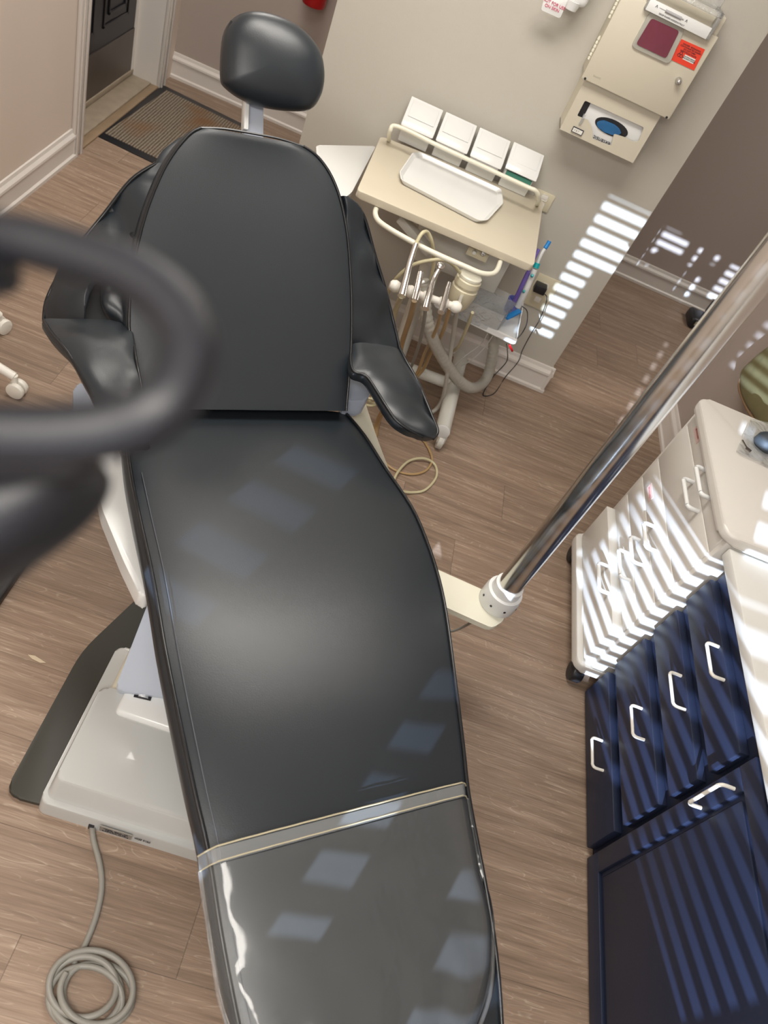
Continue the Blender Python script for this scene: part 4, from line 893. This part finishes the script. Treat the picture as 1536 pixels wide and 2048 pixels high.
for k, (z0, z1, xf) in enumerate(dz):
    bm = bmesh.new(); bm_box(bm, xf, cx0 + .002, cy0 + .018, cy1 - .02, z0, z1, bev=0.003)
    dr = link('drawer', bm, m_cart, mc)
    a, b = hps[k]; pa_, pb_ = at_x(*a, xf - .034), at_x(*b, xf - .034)
    zc = min(max((pa_.z + pb_.z) / 2, z0 + .02), z1 - .012)
    pull(V((xf, pa_.y, zc)), V((xf, pb_.y, zc)), (-1, 0, 0), dr, r=0.0065, m=m_white)
for (u, v) in ((1300, 985), (1395, 868)):
    q = at_x(u, v, 1.0805); lb_ = box('drawer_label', mat('pale_pink_label', (0.62, 0.45, 0.42), 0.6), (1.0795, 1.0815, q.y - .035, q.y + .035, q.z - .012, q.z + .012), mc)
    text('lettering', 'BIOHAZARD', m_labelink, (1.0792, q.y, q.z), (0, -1, 0), (0, 0, 1), 0.009, lb_)
for x_, y_ in ((1.07, 1.50), (1.07, 2.02), (1.49, 1.50), (1.49, 2.02)):
    bm = bmesh.new(); bm_cyl(bm, (x_ - .02, y_, .034), (x_ + .02, y_, .034), .034, None, 24, .006); bm_cyl(bm, (x_, y_, .05), (x_, y_, .075), .026, .02, 16)
    link('caster', bm, m_black, mc)
# things on the cart
bg = thing('plastic_bag', 'clear flattened plastic bag on top of the white cart', 'bag', (1.35, 1.8, .796))
zt = .798
P = [at_z(1500, 838, zt), at_z(1600, 862, zt), at_z(1590, 960, zt), at_z(1470, 905, zt)]
bm = bmesh.new(); N = 14
G = [[bm.verts.new(P[0].lerp(P[1], i/N).lerp(P[3].lerp(P[2], i/N), j/N) + V((0, 0, .003 + .007*abs(noise.noise(V((i*.45, j*.45, 2))))))) for j in range(N+1)] for i in range(N+1)]
for i in range(N):
    for j in range(N): bm.faces.new((G[i][j], G[i+1][j], G[i+1][j+1], G[i][j+1]))
link('film', bm, m_bag, bg)
o = thing('metal_key', 'small bronze key lying on the clear bag on the white cart', 'key', at_z(1492, 892, zt).to_tuple())
bar('key_blade', m_kick, at_z(1485, 880, zt + .012), at_z(1494, 896, zt + .012), 0.004, 0.002, o)
bar('key_bow', m_kick, at_z(1492, 895, zt + .012), at_z(1502, 903, zt + .012), 0.014, 0.003, o, bev=0.001)
kc = at_z(1538, 880, zt + .03)
kb = thing('round_tool', 'dark grey rounded tool on the white cart at the right edge', 'tool', (kc.x, kc.y, zt))
lathe('tool_body', m_garnet, (kc.x, kc.y, zt), (0, 0, 1), [(0, .028), (0.01, .036), (0.03, .034), (0.04, .026), (0.046, .016), (0.06, .014), (0.064, .006)], kb)
# crumpled clear bag behind the cart
bm = bmesh.new(); c0 = at_z(1345, 888, .30); bmesh.ops.create_icosphere(bm, subdivisions=4, radius=.055, matrix=Matrix.Translation((1.30, 2.13, .40)))
for v in bm.verts: v.co += (v.co - V((1.30, 2.13, .40))) * .6 * noise.noise(v.co * 22)
o = link('crumpled_bag', bm, m_bag); tag(o, 'crumpled clear plastic bag hanging behind the white cart', 'bag')
# olive quilted jacket on the right wall
jk = thing('quilted_jacket', 'olive quilted garment with brown binding hanging at the right edge above the cart', 'garment', (1.5, 2.45, .5))
jp = [((1482, 748), 0), ((1500, 725), 0), ((1536, 695), 0), ((1620, 640), 0), ((1700, 700), 0), ((1690, 900), 0), ((1560, 900), 0), ((1505, 828), 0), ((1484, 790), 0)]
pts = catmull_closed([at_x(u, v, 1.47) for (u, v), _ in jp], 4)
pillow('fabric', m_olive, pts, (-1, 0, 0), 0.03, 0.05, jk, p=2.0)
tube('binding', m_brownb, [at_x(*p, 1.468) for p in ((1500, 725), (1484, 752), (1478, 775), (1486, 800), (1500, 828), (1520, 850))], 0.005, jk)

# ================================================================== FLOOR ITEMS
mt = thing('door_mat', 'ribbed brown door mat with a black rubber border in front of the door', 'door mat', (-1.2, 3.95, 0))
mp = [V((-1.43, 3.50, 0)), V((-1.43, 4.40, 0)), V((-0.87, 4.40, 0)), V((-0.87, 3.50, 0))]
mp = [at_z(*p) for p in ((184, 268), (327, 172))] + [V((-0.85, 4.28, 0)), at_z(302, 325)]
mp[2] = at_z(327, 172) + (at_z(302, 325) - at_z(184, 268)) * 2.0
mp[3] = at_z(184, 268) + (at_z(302, 325) - at_z(184, 268)) * 2.0
prism('rubber_border', m_black, rnd_poly(mp, 0.01), (0, 0, .005), mt, bev=0.002)
c_ = sum(mp, V((0, 0, 0))) / 4
prism('carpet', m_carpet, [c_ + V(((p.x - c_.x) * .87, (p.y - c_.y) * .88, .005)) for p in mp], (0, 0, .003), mt)
# power cord: run from the base and a coil
cz = .008
run = [at_z(*p, cz) for p in ((184, 1646), (187, 1680), (200, 1730), (203, 1780), (190, 1840), (165, 1900), (150, 1920))]
coil = []
cx_, cy_ = 178, 1985
for k in range(0, 75):
    a = math.radians(-110 + k * 24); r_ = 66 + 14 * math.sin(k * .9 * .37) + (k * .12)
    u = cx_ + r_ * math.cos(a) * 1.0 + 9 * math.sin(k * .21); v = cy_ + r_ * .93 * math.sin(a) + 6 * math.cos(k * .17)
    coil.append(at_z(u, v, cz + .005 * (k / 15) + .003 * math.sin(k)))
bm = bmesh.new(); bm_tube(bm, run + coil, 0.0065, 10, 3)
o = link('power_cord', bm, m_cord, chair, sharp=80); o['label'] = 'grey power cord coiled on the floor'
o = prism('wood_chip', m_chip, [at_z(*p, .002) for p in ((56, 1310), (70, 1312), (92, 1326), (80, 1326), (64, 1318))], (0, 0, .002)); tag(o, 'small pale splinter lying on the floor left of the chair base', 'debris')
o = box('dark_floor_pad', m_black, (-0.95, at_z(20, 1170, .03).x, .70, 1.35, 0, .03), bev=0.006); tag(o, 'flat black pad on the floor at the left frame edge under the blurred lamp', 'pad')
# stool at the left edge
sl = thing('operator_stool', 'wheeled stool at the left frame edge showing two white casters', 'stool', (-1.19, 1.80, 0))
sc_ = V((-1.19, 1.80, 0))
for a in (0, 72, 144, 216, 288):
    dd = V((math.cos(math.radians(a)), math.sin(math.radians(a)), 0)); e_ = sc_ + dd * .26
    tube('leg', m_hand, [sc_ + V((0, 0, .13)), sc_ + dd*.13 + V((0, 0, .11)), e_ + V((0, 0, .075))], lambda t: 0.018 - .004*t, sl)
    pv = V((-dd.y, dd.x, 0)); w_ = e_ + V((0, 0, .028)) + dd * .008
    bm = bmesh.new()
    for s in (-1, 1): bm_cyl(bm, w_ + pv * .004 * s, w_ + pv * .022 * s, .028, None, 24, .004)
    bm_cyl(bm, e_ + V((0, 0, .04)), e_ + V((0, 0, .08)), .010, None, 12)
    link('caster', bm, m_hand, sl)
cyl('column', m_steel, sc_ + V((0, 0, .12)), sc_ + V((0, 0, .45)), .025, None, sl)
lathe('seat', m_black, sc_ + V((0, 0, .45)), (0, 0, 1), [(0, .15), (.01, .18), (.06, .185), (.08, .17), (.085, .1)], sl, seg=40)
